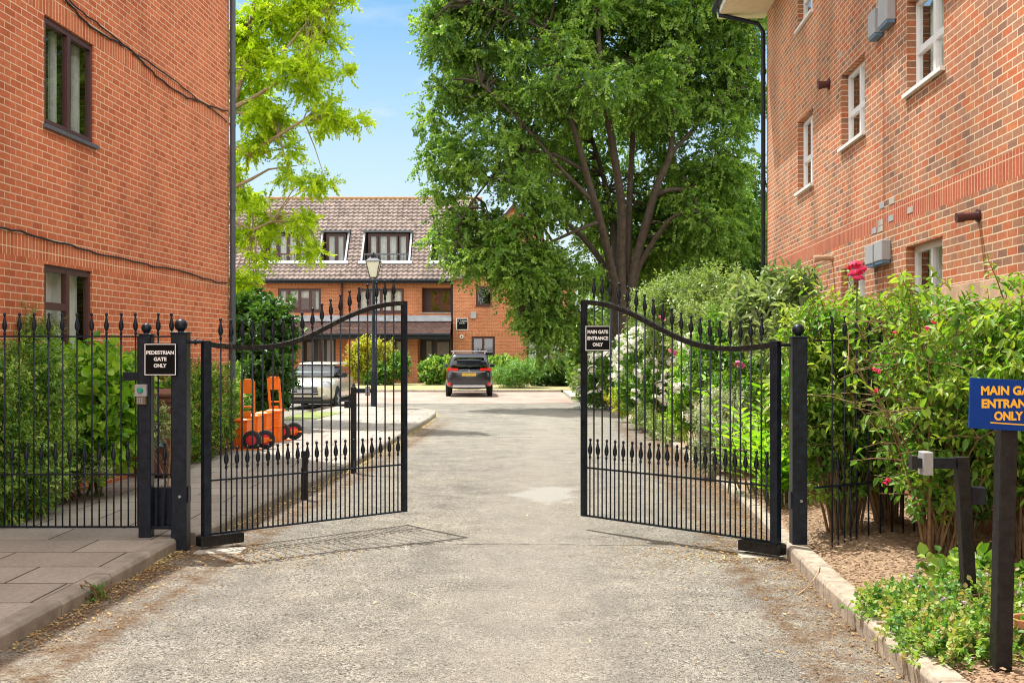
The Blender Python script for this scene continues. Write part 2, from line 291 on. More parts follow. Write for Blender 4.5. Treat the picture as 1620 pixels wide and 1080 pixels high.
# ---------------------------------------------------------------- ground materials
def asphalt():
    m, n, l, b = newmat('worn_asphalt'); b.inputs['Roughness'].default_value = .92; b.inputs['Specular IOR Level'].default_value = .2
    tc = N(n, 'TexCoord'); o = tc.outputs['Object']
    def noise(sc, det=7.0, ro=.68, vec=None): q = N(n, 'TexNoise', Scale=sc, Detail=det, Roughness=ro); l.new(vec or o, q.inputs[0]); return q.outputs[0]
    def math_(op, a, c, d=None):
        q = N(n, 'Math', operation=op)
        for i, x in enumerate((a, c, d)):
            if x is None: continue
            if isinstance(x, (int, float)): q.inputs[i].default_value = x
            else: l.new(x, q.inputs[i])
        return q.outputs[0]
    def rmp(x, stops): r = ramp(n, [(p, (c,)*3 if isinstance(c, (int, float)) else c) for p, c in stops]); l.new(x, r.inputs[0]); return r.outputs[0]
    v1 = N(n, 'TexVoronoi', Scale=78.0); l.new(o, v1.inputs[0]); v2 = N(n, 'TexVoronoi', Scale=150.0); l.new(o, v2.inputs[0])
    s1 = N(n, 'SeparateColor'); l.new(v1.outputs['Color'], s1.inputs[0]); s2 = N(n, 'SeparateColor'); l.new(v2.outputs['Color'], s2.inputs[0])
    r1 = rmp(s1.outputs[0], [(0, (.03, .03, .03)), (.12, (.08, .077, .07)), (.22, (.24, .22, .185)), (.45, (.34, .312, .262)), (.7, (.43, .395, .33)), (.9, (.54, .50, .42)), (1, (.74, .69, .59))])
    r2 = rmp(s2.outputs[1], [(0, (.07, .068, .06)), (.5, (.33, .302, .252)), (1, (.56, .515, .43))])
    c = mixc(n, l, rmp(noise(4.0), [(.42, .2), (.6, .85)]), r1, r2)
    c = mixc(n, l, 1.0, c, rmp(noise(.6), [(.3, (.80, .80, .80)), (.45, (.95, .95, .945)), (.6, (1.04, 1.03, 1.0)), (.75, (1.2, 1.17, 1.1))]), 'MULTIPLY')
    c = mixc(n, l, 1.0, c, rmp(noise(2.3), [(.35, .70), (.5, .90), (.68, 1.06)]), 'MULTIPLY')
    mp1 = N(n, 'Mapping'); mp1.inputs['Scale'].default_value = (1.5, .28, 1); l.new(o, mp1.inputs[0])
    c = mixc(n, l, rmp(noise(1.4, vec=mp1.outputs[0]), [(.53, 0), (.68, .45)]), c, (.15, .143, .135))          # dark oily streaks along the drive
    c = mixc(n, l, rmp(noise(9.0, 8.0, .8), [(.60, 0), (.70, .6)]), c, (.10, .095, .09))                         # pitted dark spots
    sp = N(n, 'SeparateXYZ'); l.new(o, sp.inputs[0]); X, Y = sp.outputs[0], sp.outputs[1]
    cx = math_('ADD', math_('MULTIPLY_ADD', Y, -.04, X), .65)
    lane = math_('MULTIPLY_ADD', noise(1.1, 6.0), 1.6, math_('ABSOLUTE', math_('SUBTRACT', cx, .45), 0))      # middle of the drive worn smooth by tyres
    c = mixc(n, l, rmp(math_('DIVIDE', lane, 2.5), [(.38, .42), (.64, 0)]), c, rmp(noise(60.0, 5.0), [(.3, (.30, .275, .23)), (.7, (.44, .405, .34))]))
    band = math_('MULTIPLY_ADD', noise(5.0, 8.0, .8), 1.3, math_('ABSOLUTE', math_('SUBTRACT', math_('ABSOLUTE', cx, 0), 2.12), 0))
    nearf = N(n, 'MapRange'); nearf.inputs['From Min'].default_value = 31; nearf.inputs['From Max'].default_value = 26; l.new(Y, nearf.inputs[0])
    c = mixc(n, l, math_('MULTIPLY', rmp(band, [(.56, .95), (.80, 0)]), nearf.outputs[0]), c, rmp(noise(34.0), [(.4, (.075, .045, .025)), (.6, (.25, .155, .08))]))
    # brown silt collected along both kerbs
    ad = math_('MULTIPLY_ADD', noise(2.6, 8.0, .78), 3.0, math_('ABSOLUTE', cx, 0))
    fr = N(n, 'MapRange'); fr.inputs['From Min'].default_value = 3.5; fr.inputs['From Max'].default_value = 4.2; fr.inputs['To Max'].default_value = .85; l.new(ad, fr.inputs[0])
    c = mixc(n, l, math_('MULTIPLY', fr.outputs[0], nearf.outputs[0]), c, rmp(noise(30.0), [(.4, (.10, .055, .03)), (.6, (.26, .16, .085))]))
    # worn pale cement skim with feathered edges
    dx = math_('MULTIPLY', math_('SUBTRACT', X, .40), 1.9); dy = math_('MULTIPLY', math_('SUBTRACT', Y, 13.9), .85)
    rd = math_('SQRT', math_('ADD', math_('MULTIPLY', dx, dx), math_('MULTIPLY', dy, dy)), 0); rd = math_('MULTIPLY_ADD', noise(1.7), 1.9, rd)
    c = mixc(n, l, rmp(math_('DIVIDE', rd, 2.5), [(.60, .85), (.69, .0)]), c, rmp(noise(40.0), [(.35, (.36, .345, .31)), (.65, (.50, .48, .43))]))
    l.new(c, b.inputs['Base Color'])
    h = math_('ADD', v1.outputs['Distance'], v2.outputs['Distance'])
    bp = N(n, 'Bump', Strength=.9, Distance=.012); bp.invert = True; l.new(h, bp.inputs['Height']); l.new(bp.outputs[0], b.inputs['Normal'])
    return m
M['asphalt'] = asphalt()
M['slabs'] = brickmat('paving_slabs', [(0, (.30, .265, .22)), (.5, (.35, .31, .26)), (1, (.40, .355, .295))], (.05, .042, .034), bw=.9, bh=.62, ms=.018, stain=.22, bump=.3)
M['pavers'] = brickmat('block_pavers', [(0, (.38, .25, .20)), (.5, (.47, .33, .27)), (1, (.40, .31, .26))], (.25, .19, .15), bw=.21, bh=.105, ms=.012, stain=.25)
M['patch'] = plain('cement_patch', (.40, .38, .33), .9, var=.14, scale=14, bump=.6, bscale=120)
M['crack'] = plain('crack_filler', (.10, .09, .075), .9, var=.4)
M['lawn'] = plain('dry_lawn', (.32, .28, .12), .95, var=.35, scale=3, bump=1, bscale=90)
M['grassg'] = plain('green_grass', (.20, .24, .06), .95, var=.4, scale=3, bump=1, bscale=90)
M['soil'] = plain('dry_soil', (.30, .20, .12), .95, var=.45, scale=22, bump=1, bscale=45)
M['ground'] = plain('far_ground', (.22, .24, .10), .95, var=.3, scale=.4)

# ---------------------------------------------------------------- ground
def sheet(name, poly, z, mat, kind='structure'):
    o = MB().add([(x, y, z) for x, y in poly], [tuple(range(len(poly)))]).build(name, mat, fix=False)
    me = o.data
    if me.polygons[0].normal.z < 0: me.flip_normals()
    return tag(o, kind=kind)
sheet('ground', [(-900, -60), (900, -60), (900, 1500), (-900, 1500)], -.012, M['ground'])
sheet('driveway', [(-6, -6), (7, -6), (7, 40), (-24, 40), (-24, 30), (-6, 30)], 0, M['asphalt'])
sheet('block_paving', [(-24, 38.2), (-6, 38.0), (-1, 37.7), (2.1, 38.3), (2.1, 48.4), (-24, 48.4)], .005, M['pavers'])
KL = [(-3.05, -6), (-3.0, 3), (-2.98, 6.6), (-2.94, 9.3), (-2.93, 9.95), (-3.0, 10.12)]
KL2 = [(-2.86, 10.3), (-2.78, 11.4), (-2.56, 14.7), (-2.38, 17), (-2.26, 20.5), (-2.17, 23.8), (-2.04, 28), (-2.02, 30), (-2.1, 31.4), (-2.45, 32.6), (-3.1, 33.3), (-4.2, 33.7)]
KR = [(2.13, 3.5), (2.10, 4.6), (2.09, 5.6), (2.12, 6.6), (2.21, 8.08), (2.28, 9.0), (2.33, 9.75)]
KR2 = [(2.36, 9.9), (2.50, 11.45), (2.75, 15.6), (2.92, 21), (2.95, 28), (2.9, 37), (2.9, 40)]
def offset(pts, w):
    out = []
    for i, p in enumerate(pts):
        a = Vector(pts[max(i-1, 0)]); b = Vector(pts[min(i+1, len(pts)-1)]); d = (b-a).normalized(); out.append((p[0]-d.y*w, p[1]+d.x*w))
    return out
def resample(pts, step):
    out = []
    for a, b in zip(pts[:-1], pts[1:]):
        L = math.dist(a, b); k = max(1, round(L/step))
        for i in range(k): out.append((a[0]+(b[0]-a[0])*i/k, a[1]+(b[1]-a[1])*i/k))
    out.append(pts[-1]); return out
def kerb(pts, w, h, mat, name='kerb', jw=.016, unit=.915):
    mb = MB(); pts = resample(pts, unit); inn = offset(pts, w); mid = offset(pts, math.copysign(.02, w)); r = random.Random(3)
    for i in range(len(pts)-1):
        a, b, c, d = Vector(pts[i]), Vector(pts[i+1]), Vector(inn[i+1]), Vector(inn[i]); m0, m1 = Vector(mid[i]), Vector(mid[i+1])
        t = (b-a).normalized()*jw/2; t2 = t; dh = r.uniform(-.006, .006)
        def pr(q, z): return (q.x, q.y, z)
        # chamfered section
        s0 = [pr(a+t, -.05), pr(a+t, h-.03+dh), pr(m0+t, h+dh), pr(d+t2, h+dh), pr(d+t2, -.05)]
        s1 = [pr(b-t, -.05), pr(b-t, h-.03+dh), pr(m1-t, h+dh), pr(c-t2, h+dh), pr(c-t2, -.05)]
        mb.loft([s0, s1])
    return tag(mb.build(name, mat, bevel=.006), kind='structure')
kerb(KL, .15, .11, M['kerbL']); kerb(KL2, .15, .11, M['kerbL'])
kerb(KR, -.16, .13, M['kerbR']); kerb(KR2, -.13, .09, M['kerbR'])
kerb([(2.1, 48.4), (-24, 48.4)], -.12, .10, M['kerbL'])
inL = offset(KL, .15)[:-1]; inL2 = offset(KL2, .15)
sheet('pavement', [(x, y) for x, y in inL]+[(x, y) for x, y in inL2]+[(-5.2, 33.8), (-5.6, 26.5), (-5.6, 21), (-6.2, 20), (-6.2, -6)], .106, M['slabs'])
MB().add([(x, y, z) for x, y in [(-4.2, 33.8), (-5.6, 33.8), (-5.6, 26)] for z in (-.01, .106)], [(0, 2, 3, 1), (2, 4, 5, 3)]).build('pavement_edge', M['kerbL'])['kind'] = 'structure'
sheet('grass_verge', [(-4.75, 27.2), (-4.5, 30.6), (-5.55, 30.6), (-5.55, 27)], .115, M['grassg'])
sheet('lawn', [(-24, 48.5), (2.4, 48.5), (9, 48.5), (9, 61), (-24, 61)], .09, M['lawn'])
# soil bed on the right, gently lumpy
def soil():
    inn = offset(KR, -.16)+offset(KR2, -.13); inn = resample(inn, .3); mb = MB(); cols = 26; rows = []
    r = np.random.RandomState(2)
    for (x, y) in inn:
        xr = 3.9+.0528*y+.3; rows.append([(x+(xr-x)*(j/(cols-1)), y, (.10 if y < 9.9 else .075)+(0 if j == 0 else r.uniform(-.012, .03)+.06*min(1, j/6))) for j in range(cols)])
    k = len(rows)
    mb.add([p for rw in rows for p in rw], [(i*cols+j, i*cols+j+1, (i+1)*cols+j+1, (i+1)*cols+j) for i in range(k-1) for j in range(cols-1)])
    o = mb.build('soil_bed', M['soil'], smooth=True, fix=False); tag(o, kind='structure')
soil()
def blob(cx, cy, rx, ry, seed, n=40, amp=.28):
    r = random.Random(seed); ph = [r.uniform(0, 6.28) for _ in range(5)]
    return [(cx+rx*math.cos(a)*(1+amp*sum(math.sin((k+2)*a+ph[k])/(k+2) for k in range(5))), cy+ry*math.sin(a)*(1+amp*sum(math.sin((k+2)*a+ph[k])/(k+2) for k in range(5)))) for a in [2*math.pi*i/n for i in range(n)]]
def crack(p0, p1, w, seed):
    r = random.Random(seed); k = 70; a = []; b = []; y = 0
    for i in range(k+1):
        t = i/k; y = y*.9+r.uniform(-.012, .012); x = p0[0]+(p1[0]-p0[0])*t; yy = p0[1]+(p1[1]-p0[1])*t+y; ww = w*r.uniform(.2, 1)
        a.append((x, yy-ww)); b.append((x, yy+ww))
    return a+b[::-1]
sheet('road_joint', crack((-1.7, 10.35), (2.1, 10.2), .010, 3), .004, M['crack'])
for (px, py, wdt) in ((815, 690, .72), (845, 679.5, .62)):
    d = 1.75*1800/(py-555); cx = (px-810)*d/F
    mb = MB(); mb.box(cx-wdt/2, cx+wdt/2, d-.2, d+.2, -.02, .006)
    g = thing('drain_grate', (cx, d, 0), 'iron drain grate set in the drive, the nearer of the two' if py > 685 else 'iron drain grate set in the drive, the farther of the two', 'drain grate', 'drain grates in the drive')
    mb.build('grate_plate', M['conc'], g)
    mb = MB()
    for i in range(12): x = cx-wdt/2+.04+i*(wdt-.08)/11; mb.box(x-.012, x+.012, d-.16, d+.16, .004, .009)
    mb.build('slot', M['rubber'], g)
for (x, y, w, l, zz) in ((-2.55, 9.95, .40, .3, .012), (2.12, 9.75, .36, .3, .012)):
    tag(MB().bbox(x-w/2, x+w/2, y-l/2, y+l/2, -.02, zz, .004).build('hinge_slab', M['conc']), 'pale concrete pad in the drive under the hinge end of the '+('left' if x < 0 else 'right')+' gate leaf', 'concrete pad', 'pads under the gate hinges')
tag(MB().bbox(2.15, 3.1, 41.5, 47.9, -.02, .10, .01).build('concrete_step', M['conc']), 'pale concrete slab beside the block paving at the far end', 'slab')

# ---------------------------------------------------------------- walls
class Wall:
    def __init__(s, ox, oy, dx, dy, side):        # side: outward normal = side * left-hand normal of direction
        t = Vector((dx, dy, 0)).normalized(); s.o = Vector((ox, oy, 0)); s.t = t; s.n = Vector((-t.y, t.x, 0))*side
    def pt(s, u, z, off=0): p = s.o+s.t*u+s.n*off; return (p.x, p.y, z)
    def box(s, mb, u0, u1, z0, z1, a, b, mi=0):
        return mb.hexa([s.pt(u0, z0, a), s.pt(u1, z0, a), s.pt(u1, z0, b), s.pt(u0, z0, b), s.pt(u0, z1, a), s.pt(u1, z1, a), s.pt(u1, z1, b), s.pt(u0, z1, b)], mi)
    def wall(s, mb, u0, u1, z0, z1, ops=(), bands=(), reveal=.1, top=None):
        us = sorted({u0, u1}|{o[0] for o in ops}|{o[1] for o in ops}); zs = sorted({z0, z1}|{o[2] for o in ops}|{o[3] for o in ops}|{b[0] for b in bands}|{b[1] for b in bands})
        us = [u for u in us if u0 <= u <= u1]; zs = [z for z in zs if z0 <= z <= z1]
        for i in range(len(us)-1):
            for j in range(len(zs)-1):
                uc, zc = (us[i]+us[i+1])/2, (zs[j]+zs[j+1])/2
                if any(o[0] < uc < o[1] and o[2] < zc < o[3] for o in ops): continue
                mi = 1 if any(b[0] < zc < b[1] for b in bands) else 0
                mb.quad(s.pt(us[i], zs[j]), s.pt(us[i+1], zs[j]), s.pt(us[i+1], zs[j+1]), s.pt(us[i], zs[j+1]), mi)
        for o in ops:
            a, b, c, d = o[:4]; rv = o[4] if len(o) > 4 else reveal
            mb.quad(s.pt(a, c), s.pt(a, c, -rv), s.pt(a, d, -rv), s.pt(a, d)); mb.quad(s.pt(b, c), s.pt(b, c, -rv), s.pt(b, d, -rv), s.pt(b, d))
            mb.quad(s.pt(a, d), s.pt(b, d), s.pt(b, d, -rv), s.pt(a, d, -rv)); mb.quad(s.pt(a, c), s.pt(b, c), s.pt(b, c, -rv), s.pt(a, c, -rv))
        return mb
    def window(s, parent, u0, u1, z0, z1, lights, fm, off=-.08, fw=.05, sill=None, curtain=None, glass='glass', sillmat=None, label=None):
        mb = MB(); U = lambda f: u0+(u1-u0)*f; Z = lambda f: z0+(z1-z0)*f; th = .06
        e = .004
        for a, b, c, d in ((u0, u0+fw, z0, z1), (u1-fw, u1, z0, z1)): s.box(mb, a, b, c, d, off-th, off)
        for a, b, c, d in ((u0+fw, u1-fw, z0, z0+fw), (u0+fw, u1-fw, z1-fw, z1)): s.box(mb, a, b, c, d, off-th, off-e)
        gl = MB()
        for (a, b, c, d) in lights:
            a, b, c, d = max(U(a), u0+fw*.6), min(U(b), u1-fw*.6), max(Z(c), z0+fw*.6), min(Z(d), z1-fw*.6); w = fw*.75; o2 = off+.012
            for q in ((a, a+w, c, d), (b-w, b, c, d)): s.box(mb, *q, off-th+.01, o2)
            for q in ((a+w, b-w, c, c+w), (a+w, b-w, d-w, d)): s.box(mb, *q, off-th+.01, o2-.003)
            gl.quad(s.pt(a+w, c+w, off-.02), s.pt(b-w, c+w, off-.02), s.pt(b-w, d-w, off-.02), s.pt(a+w, d-w, off-.02))
        f = mb.build('window', fm, parent)
        if label: f['label'] = label
        gl.build('pane', M[glass], f)
        if sill is not None:
            mb = MB(); s.box(mb, u0-.04, u1+.04, z0-.045, z0-.001, off, sill); mb.build('sill', sillmat or fm, f)
        if curtain:
            for (c0, c1, zz0, zz1) in curtain:
                mb = MB(); k = 40; a = []; 
                for i in range(k+1):
                    u = U(c0+(c1-c0)*i/k); o = off-.16+.025*math.sin(i*1.9)+.012*math.sin(i*.7); a.append([s.pt(u, Z(zz0), o), s.pt(u, Z(zz1), o)])
                mb.loft(a, cap=False, closed=False); mb.build('curtain', M['curtain'], f, smooth=True, fix=False)
        return f
def roofbox(mb, pts, z0, z1): mb.prism(pts, z0, z1)

# ---- left building
LB = thing('apartment_building', (-5.2, 10, 0), 'orange red brick building with brown windows and sagging cables on the left', 'building')
LW = Wall(-5.75, 0, .0528, 1, -1); k_ = 1.0014
LU = lambda px: 10350/(905-px)*k_
UC = 19.06*k_
lops = [(LU(70), LU(149), 4.22, 5.42), (LU(70), LU(146), 1.28, 2.70), (4.0, 5.25, 4.22, 5.42), (4.0, 5.25, 1.28, 2.70)]
mb = MB(); LW.wall(mb, -7, UC, 0, 7.75, lops, [(2.735, 2.972), (5.425, 5.66)], reveal=.09)
c1 = LW.pt(UC, 0); c2 = LW.pt(UC, 0, -9); c3 = LW.pt(-7, 0, -9); c4 = LW.pt(-7, 0)
for a, b in ((c1, c2), (c2, c3), (c3, c4)): mb.quad((a[0], a[1], 0), (b[0], b[1], 0), (b[0], b[1], 7.75), (a[0], a[1], 7.75))
mb.build('wall', [M['brickL'], M['soldL']], LB, fix=False)
# room behind the windows
mb = MB()
for (a, b, c, d) in lops: LW.box(mb, a-.5, b+.5, c-.6, d+.25, -2.6, -.62)
mb2 = MB(); LW.box(mb2, -6.9, UC-.1, 7.75, 7.9, -8.9, .12); mb2.build('roof', M['leadd'], LB)
two = [(0, .5, 0, 1), (.5, 1, 0, 1)]
w_ = LW.window(LB, *lops[0], two, M['brown'], off=-.03, fw=.055, sill=.05, curtain=[(.84, .97, .05, .97), (.42, .5, .05, .97)], glass='glassd', sillmat=M['leadd'])
LW.window(LB, *lops[1], [(0, .5, 0, .68), (0, .5, .68, 1), (.5, 1, 0, 1)], M['brown'], off=-.03, fw=.055, sill=.05, curtain=[(.04, .97, .02, .97)], sillmat=M['leadd'])
for q in lops[2:]: LW.window(LB, *q, two, M['brown'], off=-.03, fw=.055, sill=.05, curtain=[(.1, .9, .02, .97)], sillmat=M['leadd'])
mb = MB(); LW.box(mb, -6.9, UC-.05,   .0, 7.6, -4.2, -4.0); mb.build('interior_wall', M['conc'], LB)
def cable(pts, r, parent, name='cable', sub=4):
    out = []
    for i in range(len(pts)-1):
        a, b = pts[i], pts[i+1]
        for k in range(sub): t = k/sub; out.append((a[0]+(b[0]-a[0])*t, a[1]+(b[1]-a[1])*t))
    out.append(pts[-1])
    w = []
    for j, (px, py) in enumerate(out):
        u = LU(px); d = u/k_; z = CAMZ-(py-555)*d/F; w.append(LW.pt(u, z+.006*math.sin(j*1.7), .018+.006*math.sin(j*2.3)))
    return MB().tube(w, r, 6).build(name, M['rubber'], parent, smooth=True)
cable([(-900, 165), (-40, 352), (0, 361), (30, 366), (70, 379), (110, 388), (150, 401), (200, 411), (240, 421), (280, 427), (320, 440), (345, 447), (358, 447)], .011, LB)
cable([(-300, -290), (90, -12), (110, 10), (135, 38), (160, 55), (185, 68), (203, 78), (222, 97), (245, 120), (270, 140), (295, 155), (312, 160), (330, 168), (358, 176)], .012, LB)
cable([(-300, -300), (90, -18), (120, 14), (150, 36), (180, 60), (205, 80), (240, 103), (280, 132), (310, 157), (335, 174), (358, 193)], .009, LB)
mb = MB(); pp = LW.pt(UC+.02, 0, .06); mb.lathe((pp[0], pp[1], .1), [(0, .048), (7.65, .048)], 14)
for z in (1.6, 4.1, 6.4, 2.85): mb.lathe((pp[0], pp[1], z), [(0, .058), (.07, .058)], 14)
mb.build('downpipe', M['pipe'], LB, smooth=True)

# ---- right building
RB = thing('flats_building', (5.0, 12, 0), 'mottled red brick building with white windows on the right', 'building')
RW = Wall(3.7, 0, .0528, 1, 1)
RU = lambda px: 6660/(px-905)*k_
UR = 21.6*k_
rops = [(RU(1493), RU(1435), 4.58, 5.60), (RU(1368), RU(1331), 4.52, 5.53), (RU(1286), RU(1262), 4.33, 5.49),
        (RU(1491), RU(1433), 1.85, 2.90), (RU(1368), RU(1331), 1.8, 2.87), (RU(1286), RU(1262), 1.75, 2.85),
        (RU(1493), RU(1435), 7.05, 8.0), (RU(1368), RU(1331), 7.05, 8.0), (RU(1286), RU(1262), 6.99, 8.0)]
mb = MB(); RW.wall(mb, -5, UR, 0, 8.25, rops, [(3.2, 3.43)], reveal=.11)
c1 = RW.pt(UR, 0); c2 = RW.pt(UR, 0, -9); c3 = RW.pt(-5, 0, -9); c4 = RW.pt(-5, 0)
for a, b in ((c1, c2), (c2, c3), (c3, c4)): mb.quad((a[0], a[1], 0), (b[0], b[1], 0), (b[0], b[1], 8.25), (a[0], a[1], 8.25))
mb.build('wall', [M['brickR'], M['soldR']], RB, fix=False)
for i, q in enumerate(rops):
    RW.window(RB, *q, [(0, .5, 0, 1), (.5, 1, 0, 1)] if i in (3, 4, 5) else [(0, .46, 0, .44), (0, .46, .44, 1), (.46, 1, 0, .44), (.46, 1, .44, 1)], M['white'], off=-.10, fw=.048, sill=.05, curtain=[(.03, .97, .02, .97)] if i not in (3,) else [(.5, .97, .02, .97)], glass='glass')
mb = MB(); RW.box(mb, -4.9, UR-.05, .0, 8.1, -4.2, -4.0); mb.build('interior_wall', M['conc'], RB)
mb = MB(); RW.box(mb, -5, UR+.25, 8.13, 8.18, .005, .88); RW.box(mb, -5, UR+.25, 8.18, 8.3, .005, .88); mb.build('soffit', plain('cream_soffit', (.75, .66, .5), .7, var=.08), RB)
mb = MB(); RW.box(mb, -5, UR+.25, 8.14, 8.36, .883, .905); mb.build('fascia', M['white'], RB)
mb = MB(); mb.tube([RW.pt(-5, 8.3, .96), RW.pt(UR+.3, 8.3, .96)], .06, 10); mb.build('gutter', M['black'], RB, smooth=True)
q = RW.pt(UR, 0, .07); q2 = RW.pt(UR-.05, 0, .9)
mb = MB(); mb.tube([(q2[0], q2[1], 8.24), (q2[0], q2[1], 8.12), (q[0]-.1, q[1], 7.96), (q[0], q[1], 7.8), (q[0], q[1], .2)], .042, 12)
for z in (2.6, 4.9, 7.0): mb.lathe((q[0], q[1], z), [(0, .055), (.08, .055)], 12)
mb.build('downpipe', M['black'], RB, smooth=True)
c1 = RW.pt(-5, 0, .9); c2 = RW.pt(UR+.25, 0, .9); c3 = RW.pt(UR+.25, 0, -4.5); c4 = RW.pt(-5, 0, -4.5); c5 = RW.pt(UR+.25, 0, -9.9); c6 = RW.pt(-5, 0, -9.9)
mb = MB(); mb.quad((c1[0], c1[1], 8.37), (c2[0], c2[1], 8.37), (c3[0], c3[1], 11), (c4[0], c4[1], 11)); mb.quad((c4[0], c4[1], 11), (c3[0], c3[1], 11), (c5[0], c5[1], 8.37), (c6[0], c6[1], 8.37))
mb.build('roof', M['brown'], RB)
# wall hardware: meter / fan boxes, flues, movement joint
def rbox(px0, px1, py0, py1, dep, name, mat):
    u0, u1 = RU(px1), RU(px0); d = (u0+u1)/2/k_; z1 = CAMZ-(py0-555)*d/F; z0 = CAMZ-(py1-555)*d/F
    mb = MB(); RW.box(mb, u0, u1, z0+.045, z1, .003, dep); o = mb.build(name, mat, RB, bevel=.01)
    mb = MB(); RW.box(mb, u0+.01, u1-.01, z0+.012, z0+.043, .01, dep-.01); mb.build('vent_grille', plain('vent_blue', (.10, .20, .32), .5), o)
rbox(1387, 1398, 18, 63, .11, 'vent_box', M['boxgrey']); rbox(1403, 1418, -6, 44, .11, 'vent_box', M['boxgrey'])
rbox(1382, 1395, 388, 424, .11, 'vent_box', M['boxgrey']); rbox(1397, 1410, 381, 419, .11, 'vent_box', M['boxgrey'])
def flue(px, py, L, r, mat, drop=.02):
    u = RU(px); d = u/k_; z = CAMZ-(py-555)*d/F
    mb = MB(); mb.tube([RW.pt(u, z, -.01), RW.pt(u, z-drop, L)], r, 14); mb.tube([RW.pt(u, z-drop*.7, L*.68), RW.pt(u, z-drop, L*1.02)], r*1.22, 14); mb.tube([RW.pt(u, z, .0), RW.pt(u, z, .02)], r*1.6, 14)
    mb.build('flue_pipe', mat, RB, smooth=True)
flue(1549, 341, .20, .038, M['brown']); flue(1317, 407, .26, .04, M['timber']); flue(1312, 133, .16, .05, M['brown'])
mb = MB(); u = RU(1398.5); RW.box(mb, u-.006, u+.006, .2, 8.1, .001, .004); mb.build('movement_joint', M['crack'], RB)
for (px, py) in ((1393, 352), (1410, 345), (1440, 332), (1383, 365), (1393, 362), (1411, 318), (1395, 325), (1330, 86)):
    u = RU(px); d = u/k_; z = CAMZ-(py-555)*d/F; mb = MB(); RW.box(mb, u-.11, u+.11, z-.035, z+.035, .001, .005); mb.build('air_brick', M['boxgrey'] if py % 2 else M['conc'], RB)
# timber screen in front of the lower wall
TF = thing('timber_fence', (4.0, 9, 0), 'pale rough timber fence with a wide capping board against the right brick wall', 'fence')
mb = MB(); RW.box(mb, 6.0, 11.2, 2.08, 2.36, .10, .16); RW.box(mb, 6.0, 11.2, 2.0, 2.06, .08, .24); mb.build('capping_board', M['timber'], TF, bevel=.008)
mb = MB(); r_ = random.Random(5); u = 6.0
while u < 11.2: w = r_.uniform(.13, .16); RW.box(mb, u, u+w-.008, .1, 2.0, .10, .125+r_.uniform(0, .012)); u += w
mb.build('boards', plain('weathered_boards', (.30, .17, .11), .9, var=.35, scale=6, bump=.6), TF)
# ---------------------------------------------------------------- courtyard building at the far end
DB = 60.0; sB = F/DB
X_ = lambda px: (px-810)/sB
Z_ = lambda py: CAMZ-(py-555)/sB
BBd = thing('courtyard_building', (-8, 60, 0), 'two storey brick building with pantiled roof and dormers across the end of the drive', 'building')
BW = Wall(-18, DB, 1, 0, -1)
BU = lambda px: X_(px)+18
def op(px0, px1, py0, py1, rv=.1): return (BU(px0), BU(px1), Z_(py1), Z_(py0), rv)
oA = op(440, 508, 456, 493); oB = op(567, 639, 456, 495); oC = op(667, 714, 455, 494, .9); oL = op(366, 411, 453, 494, .9)
oD = op(575, 641, 536, 577); oE = op(664, 713, 532, 606, .5); oF = op(478, 531, 534, 606, .5)
u1 = BU(717)
mb = MB(); BW.wall(mb, 0, u1, 0, 5.6, [oA, oB, oC, oL, oD, oE, oF], [(Z_(454), Z_(447))])
mb.quad((-18, 60, 0), (-18, 69, 0), (-18, 69, 5.6), (-18, 60, 5.6)); mb.quad((-18, 69, 0), (-1.95, 69, 0), (-1.95, 69, 5.6), (-18, 69, 5.6)); mb.quad((-1.95, 60.2, 0), (-1.95, 69, 0), (-1.95, 69, 5.6), (-1.95, 60.2, 5.6)); mb.add([(-1.95, 59.5, 5.5), (-1.95, 69, 5.5), (-1.95, 63.5, 10.15)], [(0, 1, 2)])
mb.build('wall', [M['brickB'], M['soldB']], BBd, fix=False)
four = [(i/4, (i+1)/4, 0, 1) for i in range(4)]
BW.window(BBd, *oA[:4], four, M['brown'], fw=.10, sill=.04, curtain=[(.02, .16, .03, .97), (.27, .45, .5, .97), (.5, .7, .6, .97), (.86, .98, .03, .97)], off=-.05)
BW.window(BBd, *oB[:4], four, M['brown'], fw=.10, sill=.04, curtain=[(.02, .98, .03, .97)], off=-.05)
BW.window(BBd, *oD[:4], four, M['brown'], fw=.10, sill=.04, curtain=[(.02, .98, .03, .97)], off=-.05)
BW.window(BBd, oC[0]+.35, oC[1], oC[2], oC[3], [(0, .5, 0, 1), (.5, 1, 0, 1)], M['brown'], off=-.8, fw=.1, glass='glassd')
BW.window(BBd, oL[0]+.6, oL[1]-.3, oL[2], oL[3], [(0, .5, 0, 1), (.5, 1, 0, 1)], M['brown'], off=-.8, fw=.1, glass='glassd')
mb = MB(); BW.box(mb, oC[0]-.02, oC[1]+.02, oC[2]-.05, oC[2], -.1, .05); mb.build('balcony_sill', M['conc'], BBd)
mb = MB(); BW.box(mb, oC[0], oC[0]+.35, oC[2], oC[3], -.85, -.8); mb.build('balcony_panel', M['brown'], BBd); mb = MB(); BW.box(mb, oL[0], oL[0]+.6, oL[2], oL[3], -.85, -.8); mb.build('balcony_panel', M['brown'], BBd); mb = MB(); BW.box(mb, oL[1]-.3, oL[1], oL[2], oL[3], -.85, -.8); mb.build('balcony_panel', M['brown'], BBd)
